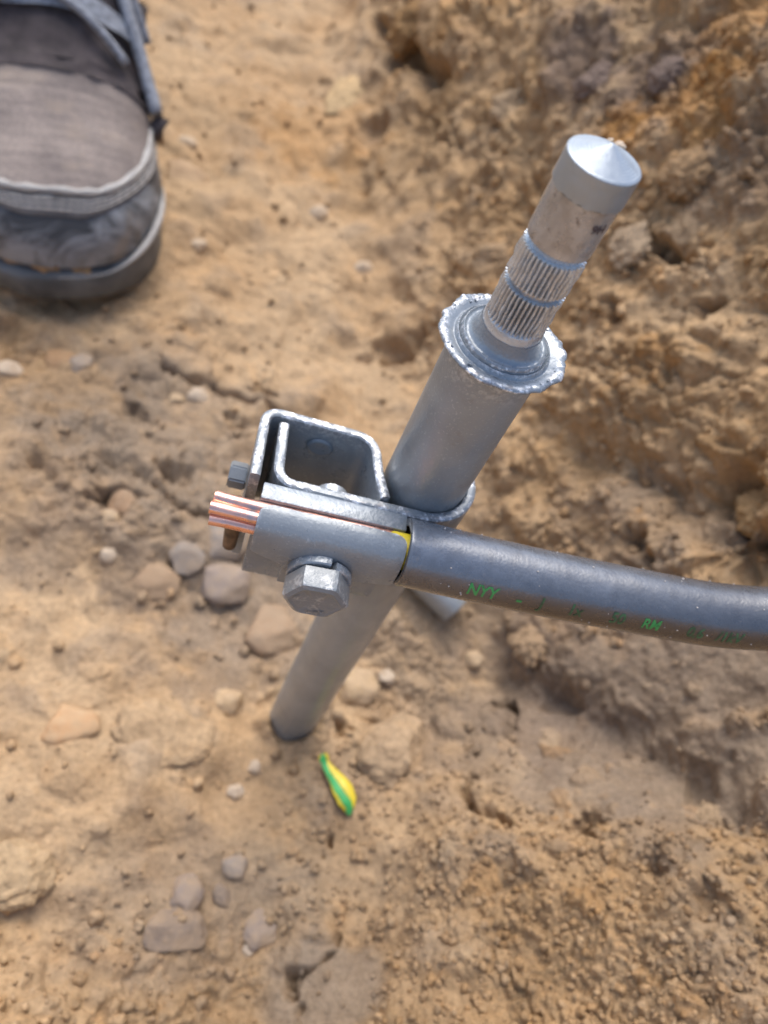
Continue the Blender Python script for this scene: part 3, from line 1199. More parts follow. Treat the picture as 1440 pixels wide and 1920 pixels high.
for i in range(len(rings) - 1):
    for j in range(sg):
        k = (j + 1) % sg
        F.append((i * sg + j, (i + 1) * sg + j, (i + 1) * sg + k, i * sg + k))
F.append(tuple(range(sg)))
o = mesh_obj('hex_head', V, F, M['bolt'], None, True, 28)
place_bolt(o)
set_attr(o, 'wear', W)
# raised marks on the head
bmx = bmesh.new()
for ch, ang in (('8', 165), ('8', -75), ('T', -60), ('H', -95)):
    b2 = text_mesh(ch, 0.0022)
    for v in b2.verts:
        x, z = v.co.x - 0.0007, v.co.y - 0.0008
        a = math.radians(ang)
        v.co = Vector((XB + 0.0044 * math.cos(a) + x, -0.03488, ZBOLT + 0.0044 * math.sin(a) + z))
    me = bpy.data.meshes.new('tmp')
    b2.to_mesh(me)
    b2.free()
    bmx.from_mesh(me)
o = bm_obj('head_mark', bmx, M['wet'], None, True, None)
place_bolt(o)
set_attr(o, 'wear', [0.3] * len(o.data.vertices))
# shank of the bolt
V, F = tube([(XB, -0.0290, ZBOLT), (XB, -0.015, ZBOLT), (XB, -0.004, ZBOLT)], 0.0039, 24)
o = mesh_obj('bolt_shank', V, F, M['pin'], None, True, 40)
place_bolt(o)
set_attr(o, 'wear', [0.5] * len(V))
# nut on the outer side of the box
bmx = bmesh.new()
bmesh.ops.create_cone(bmx, cap_ends=True, segments=6, radius1=0.0035, radius2=0.0035, depth=0.0044)
bmesh.ops.bevel(bmx, geom=[e for e in bmx.edges], offset=0.0004, segments=2, affect='EDGES')
for v in bmx.verts:
    v.co = Vector((v.co.z - 0.0441, v.co.x - 0.0035, v.co.y + 0.1645))
o = bm_obj('side_nut', bmx, M['bolt'], clamp, True, 35); fix_parent(o)
V, F = tube([(-0.0425, -0.0135, 0.168), (-0.0425, -0.0137, 0.156), (-0.0424, -0.0138, 0.149)], [0.0019, 0.0019, 0.0017], 12)  # added pin: its brown stands for soil reflected in the strap wall
o = mesh_obj('reflection_pin', V, F, M['rust'], clamp, True, 50); fix_parent(o)
o['label'] = 'added brown pin painting the soil reflection below the copper end'

# ------------------------------------------------------------------ cable
cable = empty('power_cable', (-0.004, YC, ZC - 0.008))
tag(cable, 'thick black cable with green print and bare copper strands in the clamp', 'cable')
RC = 0.0079
cp = catmull([(-0.0040, YC, ZC), (0.02, YC, ZC), (0.05, YC + 0.0002, ZC + 0.0010), (0.085, YC + 0.001, ZC + 0.0042), (0.13, YC + 0.006, ZC + 0.017), (0.18, 0.0, 0.228), (0.24, 0.02, 0.285),
              (0.31, 0.05, 0.345), (0.40, 0.10, 0.365), (0.55, 0.18, 0.365), (0.9, 0.3, 0.36)], 24)
V, F = tube(cp, RC, 48, caps=False)
nP = len(cp)
V = list(V)
# cut end: rounded lip running in to a recess round the core
P, T, N, B = frames(cp)
a = np.linspace(0, 2 * math.pi, 48, endpoint=False)
for (r, dx) in ((0.00775, -0.0003), (0.0070, -0.00035), (0.0061, -0.0002), (0.0060, 0.004)):
    base = len(V)
    for t_ in a:
        V.append(P[0] + T[0] * dx + r * (math.cos(t_) * N[0] + math.sin(t_) * B[0]))
    prev = 0 if r == 0.00775 else base - 48
    for j in range(48):
        k = (j + 1) % 48
        F.append((prev + j, base + j, base + k, prev + k))
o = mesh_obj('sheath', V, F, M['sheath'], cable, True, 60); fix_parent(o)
V = np.array(V)
ii = np.minimum(np.arange(len(V)) // 48, nP - 1)
ii[nP * 48:] = 0
off = V - cp[ii]
# paint mist: heaviest near the clamp and on the side turned up and away
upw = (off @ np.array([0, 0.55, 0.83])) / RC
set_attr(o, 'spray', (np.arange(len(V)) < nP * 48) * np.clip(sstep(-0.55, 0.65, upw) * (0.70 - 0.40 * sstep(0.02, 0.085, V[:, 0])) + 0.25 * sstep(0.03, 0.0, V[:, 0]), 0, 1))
V, F = tube([(-0.0078, YC, ZC), (-0.0070, YC, ZC), (0.004, YC, ZC)], [0.0038, 0.0042, 0.0042], 36)
o = mesh_obj('core_insulation', V, F, M['yellow'], cable, True, 50); fix_parent(o)
o['label'] = 'sliver of yellow core insulation at the cut sheath'
# seven strands
for k in range(7):
    pts = []
    for x in np.linspace(-0.0478, -0.004, 24):
        a = k * math.pi / 3 + 0.03 + (x + 0.05) * 9
        r = 0 if k == 6 else 0.00262
        fl = 1 + 0.10 * float(sstep(-0.043, -0.050, np.array(x)))
        pts.append((x + (0.0004 * math.sin(k * 2.1) if x < -0.0465 else 0), YC + 0.0002 + r * fl * math.cos(a), ZC + r * fl * math.sin(a)))
    V, F = tube(pts, 0.00146, 20)
    o = mesh_obj('copper_strand', V, F, M['copper'], cable, True, 50); fix_parent(o)

# green lettering wrapped on the sheath
Ls = np.concatenate([[0], np.cumsum(np.linalg.norm(np.diff(cp, axis=0), axis=1))])


def on_cable(s_, h_, elev=20, lift=0.00007):
    i = int(np.clip(np.searchsorted(Ls, s_) - 1, 0, nP - 2))
    t_ = (s_ - Ls[i]) / (Ls[i + 1] - Ls[i])
    c = cp[i] * (1 - t_) + cp[i + 1] * t_
    ang = math.radians(elev) + h_ / RC
    # local: N is 'up', sideways towards the viewer is -Y
    n = N[i]
    sdw = np.cross(n, T[i])
    if sdw[1] > 0: sdw = -sdw
    return c + (RC + lift) * (math.cos(ang) * sdw + math.sin(ang) * n)


def cable_text(body, s0, size, squeeze, mat, name='lettering', elev=20):
    bm = text_mesh(body, size)
    for v in bm.verts:
        v.co = Vector(on_cable(s0 + v.co.x * squeeze, v.co.y - size * 0.35, elev))
    o = bm_obj(name, bm, mat, cable, True, None)
    fix_parent(o)
    return o


cable_text('NYY', 0.0150, 0.0046, 0.78, M['print'])
cable_text('-', 0.0268, 0.0046, 1.0, M['print'])
cable_text('J', 0.0325, 0.0046, 0.8, M['print_faint'])
cable_text('1x', 0.0395, 0.0046, 0.78, M['print_faint'])
cable_text('50', 0.0500, 0.0046, 0.78, M['print_faint'])
cable_text('RM', 0.0580, 0.0042, 0.78, M['print'])
cable_text('0,6', 0.0695, 0.0044, 0.78, M['print_faint'])
cable_text('/1kV', 0.0770, 0.0044, 0.78, M['print_faint'])
# grains of grit and droplets on the sheath
bmx = bmesh.new()
for k in range(34):
    s_ = rng.uniform(0.002, 0.10)
    el = rng.choice([rng.uniform(-15, 20), rng.uniform(100, 150), rng.uniform(-10, 150)])
    p = on_cable(s_, 0, el, 0.00005)
    r = rng.uniform(0.00010, 0.00028)
    mt = Matrix.Translation(Vector(p)) @ Matrix.Rotation(rng.uniform(0, 6), 4, 'X') @ Matrix.Diagonal((r * 1.2, r, r * 0.8, 1))
    bmesh.ops.create_icosphere(bmx, subdivisions=1, radius=1, matrix=mt)
o = bm_obj('grit', bmx, mat_simple('pale_grit', (0.52, 0.47, 0.42), 0.4, var=0.3), cable, True, None); fix_parent(o)
o['kind'] = 'stuff'

# ------------------------------------------------------------------ boot
TOE = np.array([-0.158, 0.196, 0.004])
hd = np.array([-0.33, 0.944, 0.0])
hd /= np.linalg.norm(hd)
sdv = np.array([hd[1], -hd[0], 0])           # boot's side that faces the rod
boot = empty('work_boot', tuple(TOE + hd * 0.14))
tag(boot, 'dusty grey toe capped work boot standing on the pit floor', 'boot')


def bw(p):
    p = np.asarray(p, float)
    return TOE + p[..., 0:1] * hd + p[..., 1:2] * sdv + p[..., 2:3] * np.array([0, 0, 1.0])


def b_w(a):      # half width
    a = np.asarray(a, float)
    toe = np.sqrt(np.clip(1 - ((0.075 - np.minimum(a, 0.075)) / 0.075) ** 2.9, 0, 1))
    return 0.0565 * toe * np.interp(a, [0, 0.09, 0.17, 0.24, 0.30], [1, 1, 0.86, 0.72, 0.70])


def b_h(a):      # height of the upper over the sole line
    a = np.asarray(a, float)
    toe = np.clip(1 - ((0.060 - np.minimum(a, 0.060)) / 0.060) ** 2.6, 0, 1) ** 0.42
    return toe * np.interp(a, [0, 0.05, 0.08, 0.10, 0.14, 0.20, 0.30], [0.034, 0.038, 0.046, 0.056, 0.084, 0.118, 0.130])


def upper(a, th, off=0.0):
    """th: 0 on the inner sole line, pi on the outer one; superelliptic sections."""
    n_ = 2 / 2.7
    w_, h_ = b_w(a) + off, b_h(a) + off
    c, s_ = np.cos(th), np.sin(th)
    return bw(np.stack([np.asarray(a) - off * 0.8 * np.clip(1 - np.asarray(a) / 0.03, 0, 1), w_ * np.sign(c) * np.abs(c) ** n_, 0.026 + h_ * np.abs(s_) ** n_], -1))


def grid_obj(name, Pm, mat, parent, closed=False, flip=False):
    r, c = Pm.shape[:2]
    F = []
    for i in range(r - 1):
        for j in range(c - 1 if not closed else c):
            k = (j + 1) % c
            f = (i * c + j, i * c + k, (i + 1) * c + k, (i + 1) * c + j)
            F.append(f[::-1] if flip else f)
    o = mesh_obj(name, Pm.reshape(-1, 3), F, mat, parent, True, None)
    fix_parent(o)
    return o


# toe cap and quarters: whole upper
aa = 0.30 * (1 - np.cos(np.linspace(0, math.pi / 2, 90))) ** 1.0
aa = np.concatenate([0.06 * (1 - np.cos(np.linspace(0.02, math.pi / 2, 40))), np.linspace(0.062, 0.30, 60)])
tt = np.linspace(0, math.pi, 60)
A, TH = np.meshgrid(aa, tt, indexing='ij')
Pm = upper(A, TH)
nz = 0.0016 * np.stack([fbm(Pm * 35 + 3 * k, 2) for k in range(3)], -1)
grid_obj('toe_cap', Pm + nz * sstep(0.0, 0.02, A)[..., None], M['toe'], boot)


def vamp_start(v):
    return 0.021 + 0.062 * np.abs(v) ** 3.2


vv_ = np.linspace(-1, 1, 61)
uu = np.linspace(0, 1, 90)
Vv, Uu = np.meshgrid(vv_, uu, indexing='ij')
TV = math.pi / 2 - Vv * 1.02
AV = vamp_start(Vv) + Uu * (0.098 - vamp_start(Vv))
rib = 0.0004 * (0.5 + 0.5 * np.sin(AV * 2 * math.pi / 0.0062)) * (0.6 + 1.0 * pnoise(np.stack([AV * 90, Vv * 7, AV * 0], -1)))
Pv = upper(AV, TV, 0.0015 + rib)
grid_obj('vamp_panel', Pv, M['vamp'], boot, flip=True)
# pale piping round the vamp, then a stitched band outside it
vb_ = np.linspace(-1, 1, 90)
edge = upper(vamp_start(vb_) - 0.001, math.pi / 2 - vb_ * 1.04, 0.0012)
V, F = tube(edge, 0.0020 + 0.0004 * np.sin(np.arange(90) * 0.7), 10)
o = mesh_obj('piping', V, F, M['piping'], boot); fix_parent(o)
bandP = np.stack([upper(np.maximum(vamp_start(vb_) - 0.003 - 0.008 * w_, 0.004), math.pi / 2 - vb_ * (1.06 + 0.13 * w_), 0.0011 if 0.05 < w_ < 0.95 else 0.0) for w_ in (0, 0.06, 0.3, 0.5, 0.7, 0.94, 1.0)], 1)
o = grid_obj('stitched_band', bandP, M['band'], boot)
for w_ in (0.25, 0.5, 0.75):
    for s0 in range(3, 86, 3):
        pass
    ln = upper(np.maximum(vamp_start(vb_) - 0.003 - 0.008 * w_, 0.004), math.pi / 2 - vb_ * (1.06 + 0.13 * w_), 0.0013)
    V, F = tube(ln, 0.0005 + 0.00025 * np.sin(np.arange(90) * 2.2), 6)
    q = mesh_obj('stitching', V, F, M['stitch'], o)
    fix_parent(q)
# dark throat, tongue and lacing above the vamp
AT, TT = np.meshgrid(np.linspace(0.094, 0.17, 24), np.linspace(0.5, math.pi - 0.5, 30), indexing='ij')
PT = upper(AT, TT, 0.003) + 0.0025 * np.stack([pnoise(np.stack([AT * 90, TT * 4, AT * 0 + k], -1)) for k in range(3)], -1)
grid_obj('tongue', PT, M['darkcloth'], boot)
AT, TT = np.meshgrid(np.linspace(0.088, 0.099, 8), np.linspace(0.38, math.pi - 0.38, 50), indexing='ij')
PT = upper(AT, TT, 0.0028) + 0.0014 * np.stack([pnoise(np.stack([AT * 150, TT * 9, AT * 0 + k], -1)) for k in range(3)], -1)
grid_obj('torn_edge', PT, M['darkcloth'], boot)
AT, TT = np.meshgrid(np.linspace(0.112, 0.121, 12), np.linspace(0.72, math.pi - 0.72, 40), indexing='ij')
PT = upper(AT, TT, 0.0065) + 0.0012 * np.stack([pnoise(np.stack([AT * 120, TT * 6, AT * 0 + k], -1)) for k in range(3)], -1)
grid_obj('lace_band', PT, M['lace'], boot)
for (a1, t1, a2, t2, rr_) in [(0.085, 0.62, 0.155, 1.15, 0.0034), (0.125, 0.60, 0.165, 1.5, 0.003), (0.128, 2.3, 0.165, 1.0, 0.003), (0.100, 2.4, 0.15, 1.75, 0.003), (0.140, 0.75, 0.148, 2.2, 0.0028), (0.098, 1.0, 0.132, 2.0, 0.0022), (0.101, 2.1, 0.134, 1.1, 0.0022)]:
    tl = np.linspace(0, 1, 24)
    ln = upper(a1 + (a2 - a1) * tl, t1 + (t2 - t1) * tl, 0.0075) + 0.002 * np.sin(tl * 3.14)[:, None] * np.array([0, 0, 1])
    V, F = tube(ln, rr_, 10)
    V = np.asarray(V)
    o = mesh_obj('lace', V, F, M['lace'], boot); fix_parent(o)
# ragged tab by the side of the vamp
for (a_, t_, hh) in [(0.084, 0.42, 0.010), (0.140, 0.50, 0.016), (0.146, 0.46, 0.013)]:
    b0 = upper(np.array([a_]), np.array([t_]), 0.0)[0]
    V, F = tube([b0, b0 + sdv * 0.003 + np.array([0, 0, hh * 0.6]), b0 + sdv * 0.006 + hd * 0.003 + np.array([0, 0, hh])], [0.005, 0.0040, 0.0016], 8)
    o = mesh_obj('frayed_tab', np.array(V) + 0.0012 * rng.normal(size=(len(V), 3)), F, M['darkcloth'], boot); fix_parent(o)
# shaft of the boot going up out of the picture
zz = np.linspace(0, 1, 16)
ang = np.linspace(0, 2 * math.pi, 40, endpoint=False)
Z_, A_ = np.meshgrid(zz, ang, indexing='ij')
Ps = bw(np.stack([0.235 + (0.058 - 0.004 * Z_) * np.cos(A_) + 0.01 * Z_, (0.045 + 0.004 * Z_) * np.sin(A_), 0.10 + 0.09 * Z_], -1))
Ps = Ps + 0.002 * fbm(Ps * 40, 2)[..., None]
grid_obj('shaft', Ps, M['darkcloth'], boot, closed=True)

# mud stuck to the toe
for (a_, t_, r_) in [(0.006, 1.75, 0.006), (0.004, 1.2, 0.0045), (0.010, 2.1, 0.005)]:
    b0 = upper(np.array([a_]), np.array([t_]), 0.0)[0]
    b0[2] = 0.030 + 0.004 * math.sin(r_ * 900)
    v_, f_ = ico(3)
    v_ = v_ * (1 + 0.5 * fbm(v_ * 1.7 + a_ * 900, 3))[:, None] * np.array([1.5, 0.8, 0.7])
    o = mesh_obj('mud', v_ * r_ + b0, f_.tolist(), M['soil'], boot); fix_parent(o)
    ca = o.data.color_attributes.new('tint', 'FLOAT_COLOR', 'POINT')
    ca.data.foreach_set('color', np.tile(np.array([0.40, 0.25, 0.12, 1], np.float32), len(v_)))

# sole
al = np.concatenate([0.075 * (1 - np.cos(np.linspace(0.0, math.pi / 2, 36))), np.linspace(0.08, 0.30, 40)])
wv = b_w(al) + 0.0008
outl = [(-0.0035 + x if x < 0.001 else x - 0.0035 * max(0, 1 - x / 0.03), w_) for x, w_ in zip(al, wv)]
outl[0] = (-0.004, 0.0005)
hs = np.linspace(math.pi / 2, -math.pi / 2, 20)[1:-1]
ring_ = [(x, w_) for x, w_ in outl] + [(0.30 + 0.010 * math.cos(t_), 0.041 * math.sin(t_)) for t_ in hs] + [(x, -w_) for x, w_ in outl[::-1]]
ring_ = np.array(ring_)
cen = np.array([0.15, 0.0])


def sole_top(x, y):
    """upper rim of the rubber: rises at the side of the toe, dips at the front"""
    return 0.027 + 0.010 * np.exp(-((x - 0.055) / 0.03) ** 2) * (y > 0) - 0.004 * np.exp(-(x / 0.012) ** 2)


rows = []
spring = lambda x: 0.010 * np.clip(1 - x / 0.07, 0, 1) ** 2
for (ins, hfac) in ((0.006, 0.0), (0.001, 0.02), (0.0, 0.15), (0.0003, 0.5), (0.0, 0.86), (0.0006, 0.97), (0.002, 1.0), (0.006, 0.99)):
    p = cen + (ring_ - cen) * (1 - ins / 0.06)
    top = sole_top(ring_[:, 0], ring_[:, 1])
    bot = spring(ring_[:, 0]) - 0.004
    rows.append(np.stack([p[:, 0], p[:, 1], bot + (top - bot) * hfac], -1))
Pq = bw(np.array(rows))
Pq = Pq + 0.0012 * fbm(Pq * 60, 2)[..., None]
o = grid_obj('sole', Pq, M['sole'], boot, closed=True)
# pale bead along the sole edge, painting its highlight
rim = bw(np.stack([(cen + (ring_ - cen) * 1.006)[:, 0], (cen + (ring_ - cen) * 1.006)[:, 1], sole_top(ring_[:, 0], ring_[:, 1]) + 0.0004], -1))
sel = [i for i in range(len(ring_)) if ring_[i, 0] < 0.06 and ring_[i, 1] > 0]
rs_ = np.array(sel)
V, F = tube(rim[rs_], 0.0017 * sstep(0.0, 0.02, ring_[rs_, 0]) * sstep(0.06, 0.035, ring_[rs_, 0]) + 0.0002, 8)
q = mesh_obj('sole_highlight', V, F, M['piping'], o); fix_parent(q)


# ------------------------------------------------------------------ stones and clods
v3, f3 = ico(4)
v4, f4 = ico(5)


def rock(name, px, py, size, squash, mat, label, cat='stone', group=None, ang=0.5, sink=0.35, seed=None, tint=None, rotz=0.0, stretch=1.0, rough=1.0):
    """A stone lying where the sight line of that spot of the photograph meets the soil; size = radius in m."""
    p, n, t = surf_hit(px, py)
    sd_ = seed if seed is not None else int(px * 7 + py)
    rg = np.random.default_rng(sd_)
    clod = name == 'soil_clod'
    v = (v4 if clod else v3).copy()
    for k in range(int(5 + 9 * ang)):
        dn = rg.normal(size=3)
        dn /= np.linalg.norm(dn)
        lim = rg.uniform(0.62, 0.9)
        dd = v @ dn
        ex = np.clip(dd - lim, 0, None)
        v = v - ex[:, None] * dn * (0.72 + 0.26 * ang)
    v = v * (1 + (0.16 - 0.08 * ang) * fbm(v * 1.6 + sd_ % 97, 3))[:, None]
    if clod:
        wv_ = v + 0.12 * np.stack([pnoise(v * 3 + 9 * k) for k in range(3)], -1)
        v = v * (1 + rough * (0.42 * billow(wv_ * 2.2 + sd_ % 31, 1) + 0.22 * billow(wv_ * 5, 1) + 0.09 * billow(v * 11, 1)))[:, None]
    v = v * np.array([stretch, 1.0, squash])
    cz, sz = math.cos(rotz), math.sin(rotz)
    v = v @ np.array([[cz, sz, 0], [-sz, cz, 0], [0, 0, 1]])
    # lay it on the local slope
    zax = Vector(n).to_track_quat('Z', 'Y').to_matrix()
    v = v @ np.array(zax).T
    loc = p + np.array(n) * size * squash * (1 - 2 * (sink + (0.10 if clod else 0.19))) * 0.9
    o = mesh_obj(name, v * size, (f4 if clod else f3).tolist(), mat, None, True, None if clod else 50)
    o.location = loc
    if tint is None:                             # dust of the ground it lies in
        jx, iy = int(np.searchsorted(xs, p[0])), int(np.searchsorted(ys, p[1]))
        tint = colr[max(iy - 8, 0):iy + 8, max(jx - 8, 0):jx + 8].reshape(-1, 3).mean(0)
    if tint is not None:
        ca = o.data.color_attributes.new('tint', 'FLOAT_COLOR', 'POINT')
        rgba = np.ones((len(v), 4), np.float32)
        rgba[:, :3] = np.array(tint)[None] * (1 + 0.12 * fbm(v * 3 + 5, 2))[:, None]
        ca.data.foreach_set('color', rgba.reshape(-1))
    return tag(o, label, cat, group)


MS = {
    'orange': mat_stone('orange_stone', (0.50, 0.26, 0.11), (0.50, 0.33, 0.18)),
    'tan': mat_stone('tan_stone', (0.50, 0.35, 0.19), (0.56, 0.43, 0.28)),
    'grey': mat_stone('violet_grey_stone', (0.21, 0.175, 0.165), (0.30, 0.25, 0.215)),
    'bluegrey': mat_stone('blue_grey_stone', (0.22, 0.205, 0.195), (0.32, 0.285, 0.25)),
    'white': mat_stone('white_pebble', (0.50, 0.43, 0.34), (0.58, 0.50, 0.41)),
    'dark': mat_stone('dark_stone', (0.12, 0.098, 0.09), (0.19, 0.155, 0.135)),
    'brown': mat_stone('brown_stone', (0.30, 0.195, 0.115), (0.38, 0.26, 0.16)),
    'rust': mat_stone('rusty_stone', (0.24, 0.125, 0.055), (0.34, 0.19, 0.09)),
}
GS = 'stones lying in the pit'
rock('stone', 130, 1365, 0.0105, 0.55, MS['orange'], 'flat orange stone lying alone on the lower left floor', group=GS, ang=0.8, stretch=1.15, rotz=0.4)
rock('stone', 428, 1312, 0.0068, 0.75, MS['tan'], 'small round yellow tan pebble beside the foot of the rod', group=GS, ang=0.2)
rock('stone', 668, 1285, 0.0115, 0.6, MS['tan'], 'large smooth tan stone close behind the rod base', group=GS, ang=0.25, stretch=0.8, rotz=0.2)
rock('stone', 420, 1092, 0.0112, 0.6, MS['grey'], 'angular violet grey stone left of the hexagon bolt head', group=GS, ang=0.9, stretch=1.15, rotz=-0.3)
rock('stone', 510, 1180, 0.0130, 0.55, MS['brown'], 'big grey brown stone just below the clamp bolt', group=GS, ang=0.7, stretch=1.1, sink=0.4)
rock('stone', 420, 1010, 0.0115, 0.6, MS['bluegrey'], 'blue grey stone under the copper strand ends', group=GS, ang=0.7, rotz=1.0)
rock('stone', 355, 1045, 0.009, 0.5, MS['bluegrey'], 'flat bluish stone left of the violet grey stone', group=GS, ang=0.6)
rock('stone', 285, 1090, 0.011, 0.4, MS['brown'], 'flat brown stone in the middle of the left floor', group=GS, ang=0.8, stretch=1.3, rotz=0.5)
rock('stone', 235, 945, 0.010, 0.6, MS['rust'], 'rust brown stone wedged in the crack of the floor', group=GS, ang=0.7, stretch=0.8)
rock('stone', 371, 741, 0.0062, 0.75, MS['white'], 'pale round pebble above and left of the box bracket', group=GS, ang=0.1)
rock('stone', 330, 738, 0.0048, 0.7, MS['tan'], 'yellowish pebble next to the pale round pebble', group=GS, ang=0.1)
rock('stone', 18, 706, 0.0065, 0.7, MS['white'], 'pale pebble at the left edge below the boot', group=GS, ang=0.2)
rock('stone', 112, 670, 0.0085, 0.6, MS['rust'], 'reddish stone half buried below the boot toe', group=GS, ang=0.5)
rock('stone', 152, 685, 0.007, 0.6, MS['bluegrey'], 'small grey stone beside the reddish stone below the boot', group=GS, ang=0.5)
rock('stone', 598, 400, 0.0066, 0.6, MS['white'], 'pale pebble on the upper floor between boot and pin', group=GS, ang=0.2)
rock('stone', 680, 505, 0.0070, 0.6, MS['white'], 'pale pebble at the foot of the bank left of the knurled pin', group=GS, ang=0.3, stretch=0.8)
rock('stone', 352, 258, 0.0070, 0.6, MS['white'], 'pale pebble on the floor to the right of the boot vamp', group=GS, ang=0.2)
rock('stone', 342, 312, 0.017, 0.5, MS['brown'], 'brown lump of stone touching the side of the boot toe', group=GS, ang=0.3, sink=0.45)
rock('stone', 370, 468, 0.0055, 0.6, MS['white'], 'tiny pale pebble on the floor right of the boot sole', group=GS, ang=0.2)
rock('stone', 200, 975, 0.0050, 0.6, MS['tan'], 'small tan pebble beside the rust brown stone', group=GS, ang=0.2)
rock('stone', 204, 1042, 0.0042, 0.8, MS['white'], 'tiny white pebble above the flat brown stone', group=GS, ang=0.1)
rock('stone', 440, 1484, 0.0034, 0.8, MS['white'], 'tiny white pebble left of the yellow green strip', group=GS, ang=0.1)
rock('stone', 478, 1440, 0.0030, 0.8, MS['white'], 'tiny white pebble between rod base and yellow green strip', group=GS, ang=0.1)
rock('stone', 462, 1780, 0.0026, 0.8, MS['white'], 'tiny white pebble below the dark oval stone', group=GS, ang=0.1)
rock('stone', 345, 1690, 0.0085, 0.45, MS['grey'], 'grey stone set upright on the lower floor', group=GS, ang=0.5, stretch=0.8, rotz=0.1)
rock('stone', 325, 1755, 0.0085, 0.35, MS['dark'], 'dark flat square edged stone at the bottom of the floor', group=GS, ang=1.0, stretch=1.35, rotz=0.05)
rock('stone', 492, 1735, 0.0066, 0.40, MS['grey'], 'dark oval stone right of the square edged stone', group=GS, ang=0.2, stretch=1.25, rotz=0.3)
rock('stone', 440, 1630, 0.0066, 0.5, MS['bluegrey'], 'pale grey pointed stone above the dark oval stone', group=GS, ang=0.8, stretch=0.75)
rock('stone', 415, 1680, 0.0050, 0.5, MS['dark'], 'small dark stone between the grey upright and pointed stones', group=GS, ang=0.7, stretch=0.7)
rock('stone', 880, 1225, 0.0055, 0.6, MS['tan'], 'small tan pebble under the cable print', group=GS, ang=0.3)
rock('stone', 727, 1265, 0.0042, 0.7, MS['white'], 'small pale pebble right of the large smooth tan stone', group=GS, ang=0.2)

CL = 'clods of soil'
rock('soil_clod', 735, 1415, 0.0145, 0.55, M['soil'], 'big rounded tan clod right of the yellow green strip', 'clod', CL, 0.4, 0.4, tint=(0.40, 0.285, 0.175), stretch=1.2, rough=0.4)
rock('soil_clod', 560, 1330, 0.008, 0.6, M['soil'], 'small clod pressed against the foot of the rod', 'clod', CL, 0.4, 0.4, tint=(0.40, 0.28, 0.17))
rock('soil_clod', 25, 1640, 0.0125, 0.5, M['soil'], 'smooth pale clod at the lower left edge', 'clod', CL, 0.3, 0.4, tint=(0.44, 0.315, 0.185), rough=0.5)
rock('soil_clod', 310, 1380, 0.0150, 0.3, M['soil'], 'flat pale clod on the lower floor right of the orange stone', 'clod', CL, 0.3, 0.45, tint=(0.43, 0.30, 0.175), stretch=1.4, rough=0.3)
rock('soil_clod', 640, 200, 0.016, 0.5, M['soil'], 'long pale clod on the lip of the upper hollow', 'clod', CL, 0.5, 0.35, tint=(0.50, 0.36, 0.2), stretch=2.0, rotz=-0.5)
rock('soil_clod', 775, 60, 0.024, 0.6, M['soil'], 'orange brown clod overhanging the dark hollow at the top', 'clod', CL, 0.6, 0.3, tint=(0.36, 0.215, 0.095), stretch=0.8)
rock('soil_clod', 940, 195, 0.013, 0.6, M['soil'], 'crumbly pale clod on the bank above the flange', 'clod', CL, 0.6, 0.35, tint=(0.43, 0.31, 0.19))
rock('soil_clod', 1180, 465, 0.011, 0.55, M['soil'], 'rounded tan clod right of the pin beside the dark hole', 'clod', CL, 0.4, 0.35, tint=(0.42, 0.31, 0.2))
rock('soil_clod', 1290, 330, 0.012, 0.55, M['soil'], 'brown clod on the bank right of the pin tip', 'clod', CL, 0.6, 0.35, tint=(0.33, 0.215, 0.115))
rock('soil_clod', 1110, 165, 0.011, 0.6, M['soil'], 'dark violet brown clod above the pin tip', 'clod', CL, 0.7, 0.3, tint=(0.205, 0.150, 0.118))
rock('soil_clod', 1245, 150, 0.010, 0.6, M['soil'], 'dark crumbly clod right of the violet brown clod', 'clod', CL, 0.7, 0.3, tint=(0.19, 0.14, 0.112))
rock('soil_clod', 1400, 940, 0.012, 0.6, M['soil'], 'orange brown clod at the right edge above the cable', 'clod', CL, 0.5, 0.35, tint=(0.38, 0.25, 0.125))
rock('soil_clod', 1310, 1478, 0.0055, 0.6, M['soil'], 'small tan clod at the edge of the smooth grey cut', 'clod', CL, 0.5, 0.35, tint=(0.40, 0.29, 0.18))
rock('soil_clod', 980, 1200, 0.010, 0.6, M['soil'], 'brown clod on the bank right under the cable', 'clod', CL, 0.6, 0.35, tint=(0.36, 0.25, 0.15))
rock('soil_clod', 1000, 985, 0.011, 0.6, M['soil'], 'tan clod on the bank just above the cable', 'clod', CL, 0.6, 0.35, tint=(0.40, 0.27, 0.15))

# ------------------------------------------------------------------ short grey pipe end below the cable
q0, _, _ = surf_hit(735, 1085)
q1, _, _ = surf_hit(842, 1160)
up = np.array([0, 0, 1.0])
q0 = q0 + up * 0.012
q1 = q1 + up * 0.009
dr = (q1 - q0) / np.linalg.norm(q1 - q0)
pipe = empty('metal_offcut', tuple(q1))
tag(pipe, 'short grey metal pipe end poking from the soil under the cable', 'pipe')
V, F = tube([q0 - dr * 0.03, q0, q1 - dr * 0.001, q1], [0.0085, 0.0085, 0.0085, 0.0080], 32)
o = mesh_obj('tube_wall', V, F, M['rod'], pipe, True, 40); fix_parent(o)
V, F = tube([q1 + dr * 0.0002, q1 + dr * 0.0004], [0.0066, 0.0060], 32)  # black disc covering the pipe end
o = mesh_obj('end_face', V, F, M['black'], pipe, True, 40); fix_parent(o)

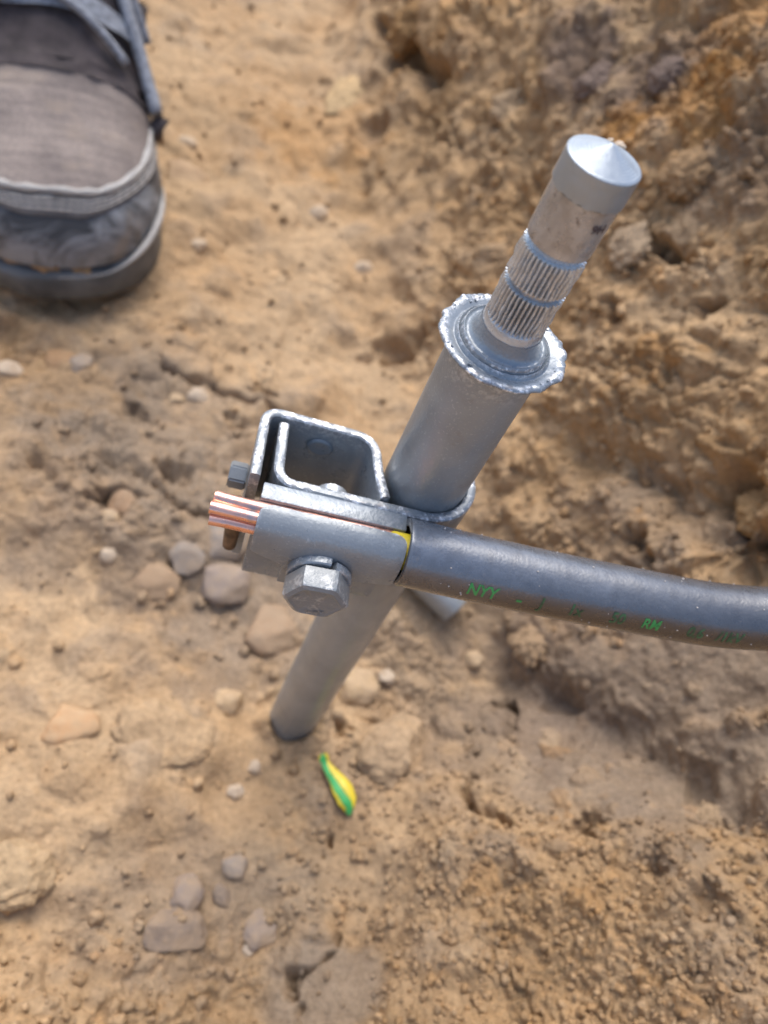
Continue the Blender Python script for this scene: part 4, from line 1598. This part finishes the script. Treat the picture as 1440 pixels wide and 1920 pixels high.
# ------------------------------------------------------------------ curled strip of yellow-green insulation on the soil
peel = None
pa, _, _ = surf_hit(592, 1430)
pb, _, _ = surf_hit(622, 1488)
pc, _, _ = surf_hit(652, 1540)
peel = empty('insulation_strip', tuple(pb))
tag(peel, 'curled yellow and green strip of wire insulation on the soil', 'insulation')
mid = catmull([pa + up * 0.0065, pa * 0.7 + pb * 0.3 + up * 0.0040, pb + up * 0.0038 + np.array([0.0012, 0.0006, 0]), pb * 0.4 + pc * 0.6 + up * 0.0042 + np.array([0.0008, 0.0004, 0]), pc + up * 0.0022], 10)
P_, T_, N_, B_ = frames(mid)
side = np.cross(T_, up)
side /= np.linalg.norm(side, axis=1)[:, None]
un = np.cross(side, T_)
nl = len(mid)


def ribbon(lo, hi, name, mat, lift):
    """Part of the curled peel between two edges; lo and hi give an angle (degrees) for each place along it."""
    rows_o, rows_i = [], []
    for i in range(nl):
        s_ = i / (nl - 1)
        wd = float(np.interp(s_, [0, 0.10, 0.22, 0.32, 0.55, 0.75, 0.9, 1.0], [0.0014, 0.0024, 0.0017, 0.0022, 0.0043, 0.0039, 0.0021, 0.0006]))
        u0, u1 = lo(s_), hi(s_)
        for lst, rr_ in ((rows_o, wd), (rows_i, wd - 0.0007)):
            lst.append([mid[i] + rr_ * (1.0 * math.sin(a) * side[i] + 0.30 * math.cos(a) * un[i]) + un[i] * lift for a in np.radians(np.linspace(u0, u1, 12))])
    full = np.concatenate([np.array(rows_o), np.array(rows_i)[:, ::-1]], 1)
    return grid_obj(name, full, mat, peel, closed=True)


gl = lambda s_: float(np.interp(s_, [0, 0.2, 0.35, 0.6, 0.85, 1.0], [-10, -25, 15, 4, -30, -95]))
gh = lambda s_: float(np.interp(s_, [0, 0.2, 0.35, 0.6, 0.85, 1.0], [40, 80, 78, 50, 30, 100]))
ribbon(lambda s_: -105, lambda s_: gl(s_) - 0.5, 'yellow_side', M['yellow'], 0)
ribbon(gl, gh, 'green_stripe', M['green'], 0.0001)
ribbon(lambda s_: gh(s_) + 0.5, lambda s_: 100, 'yellow_side', M['yellow'], 0)
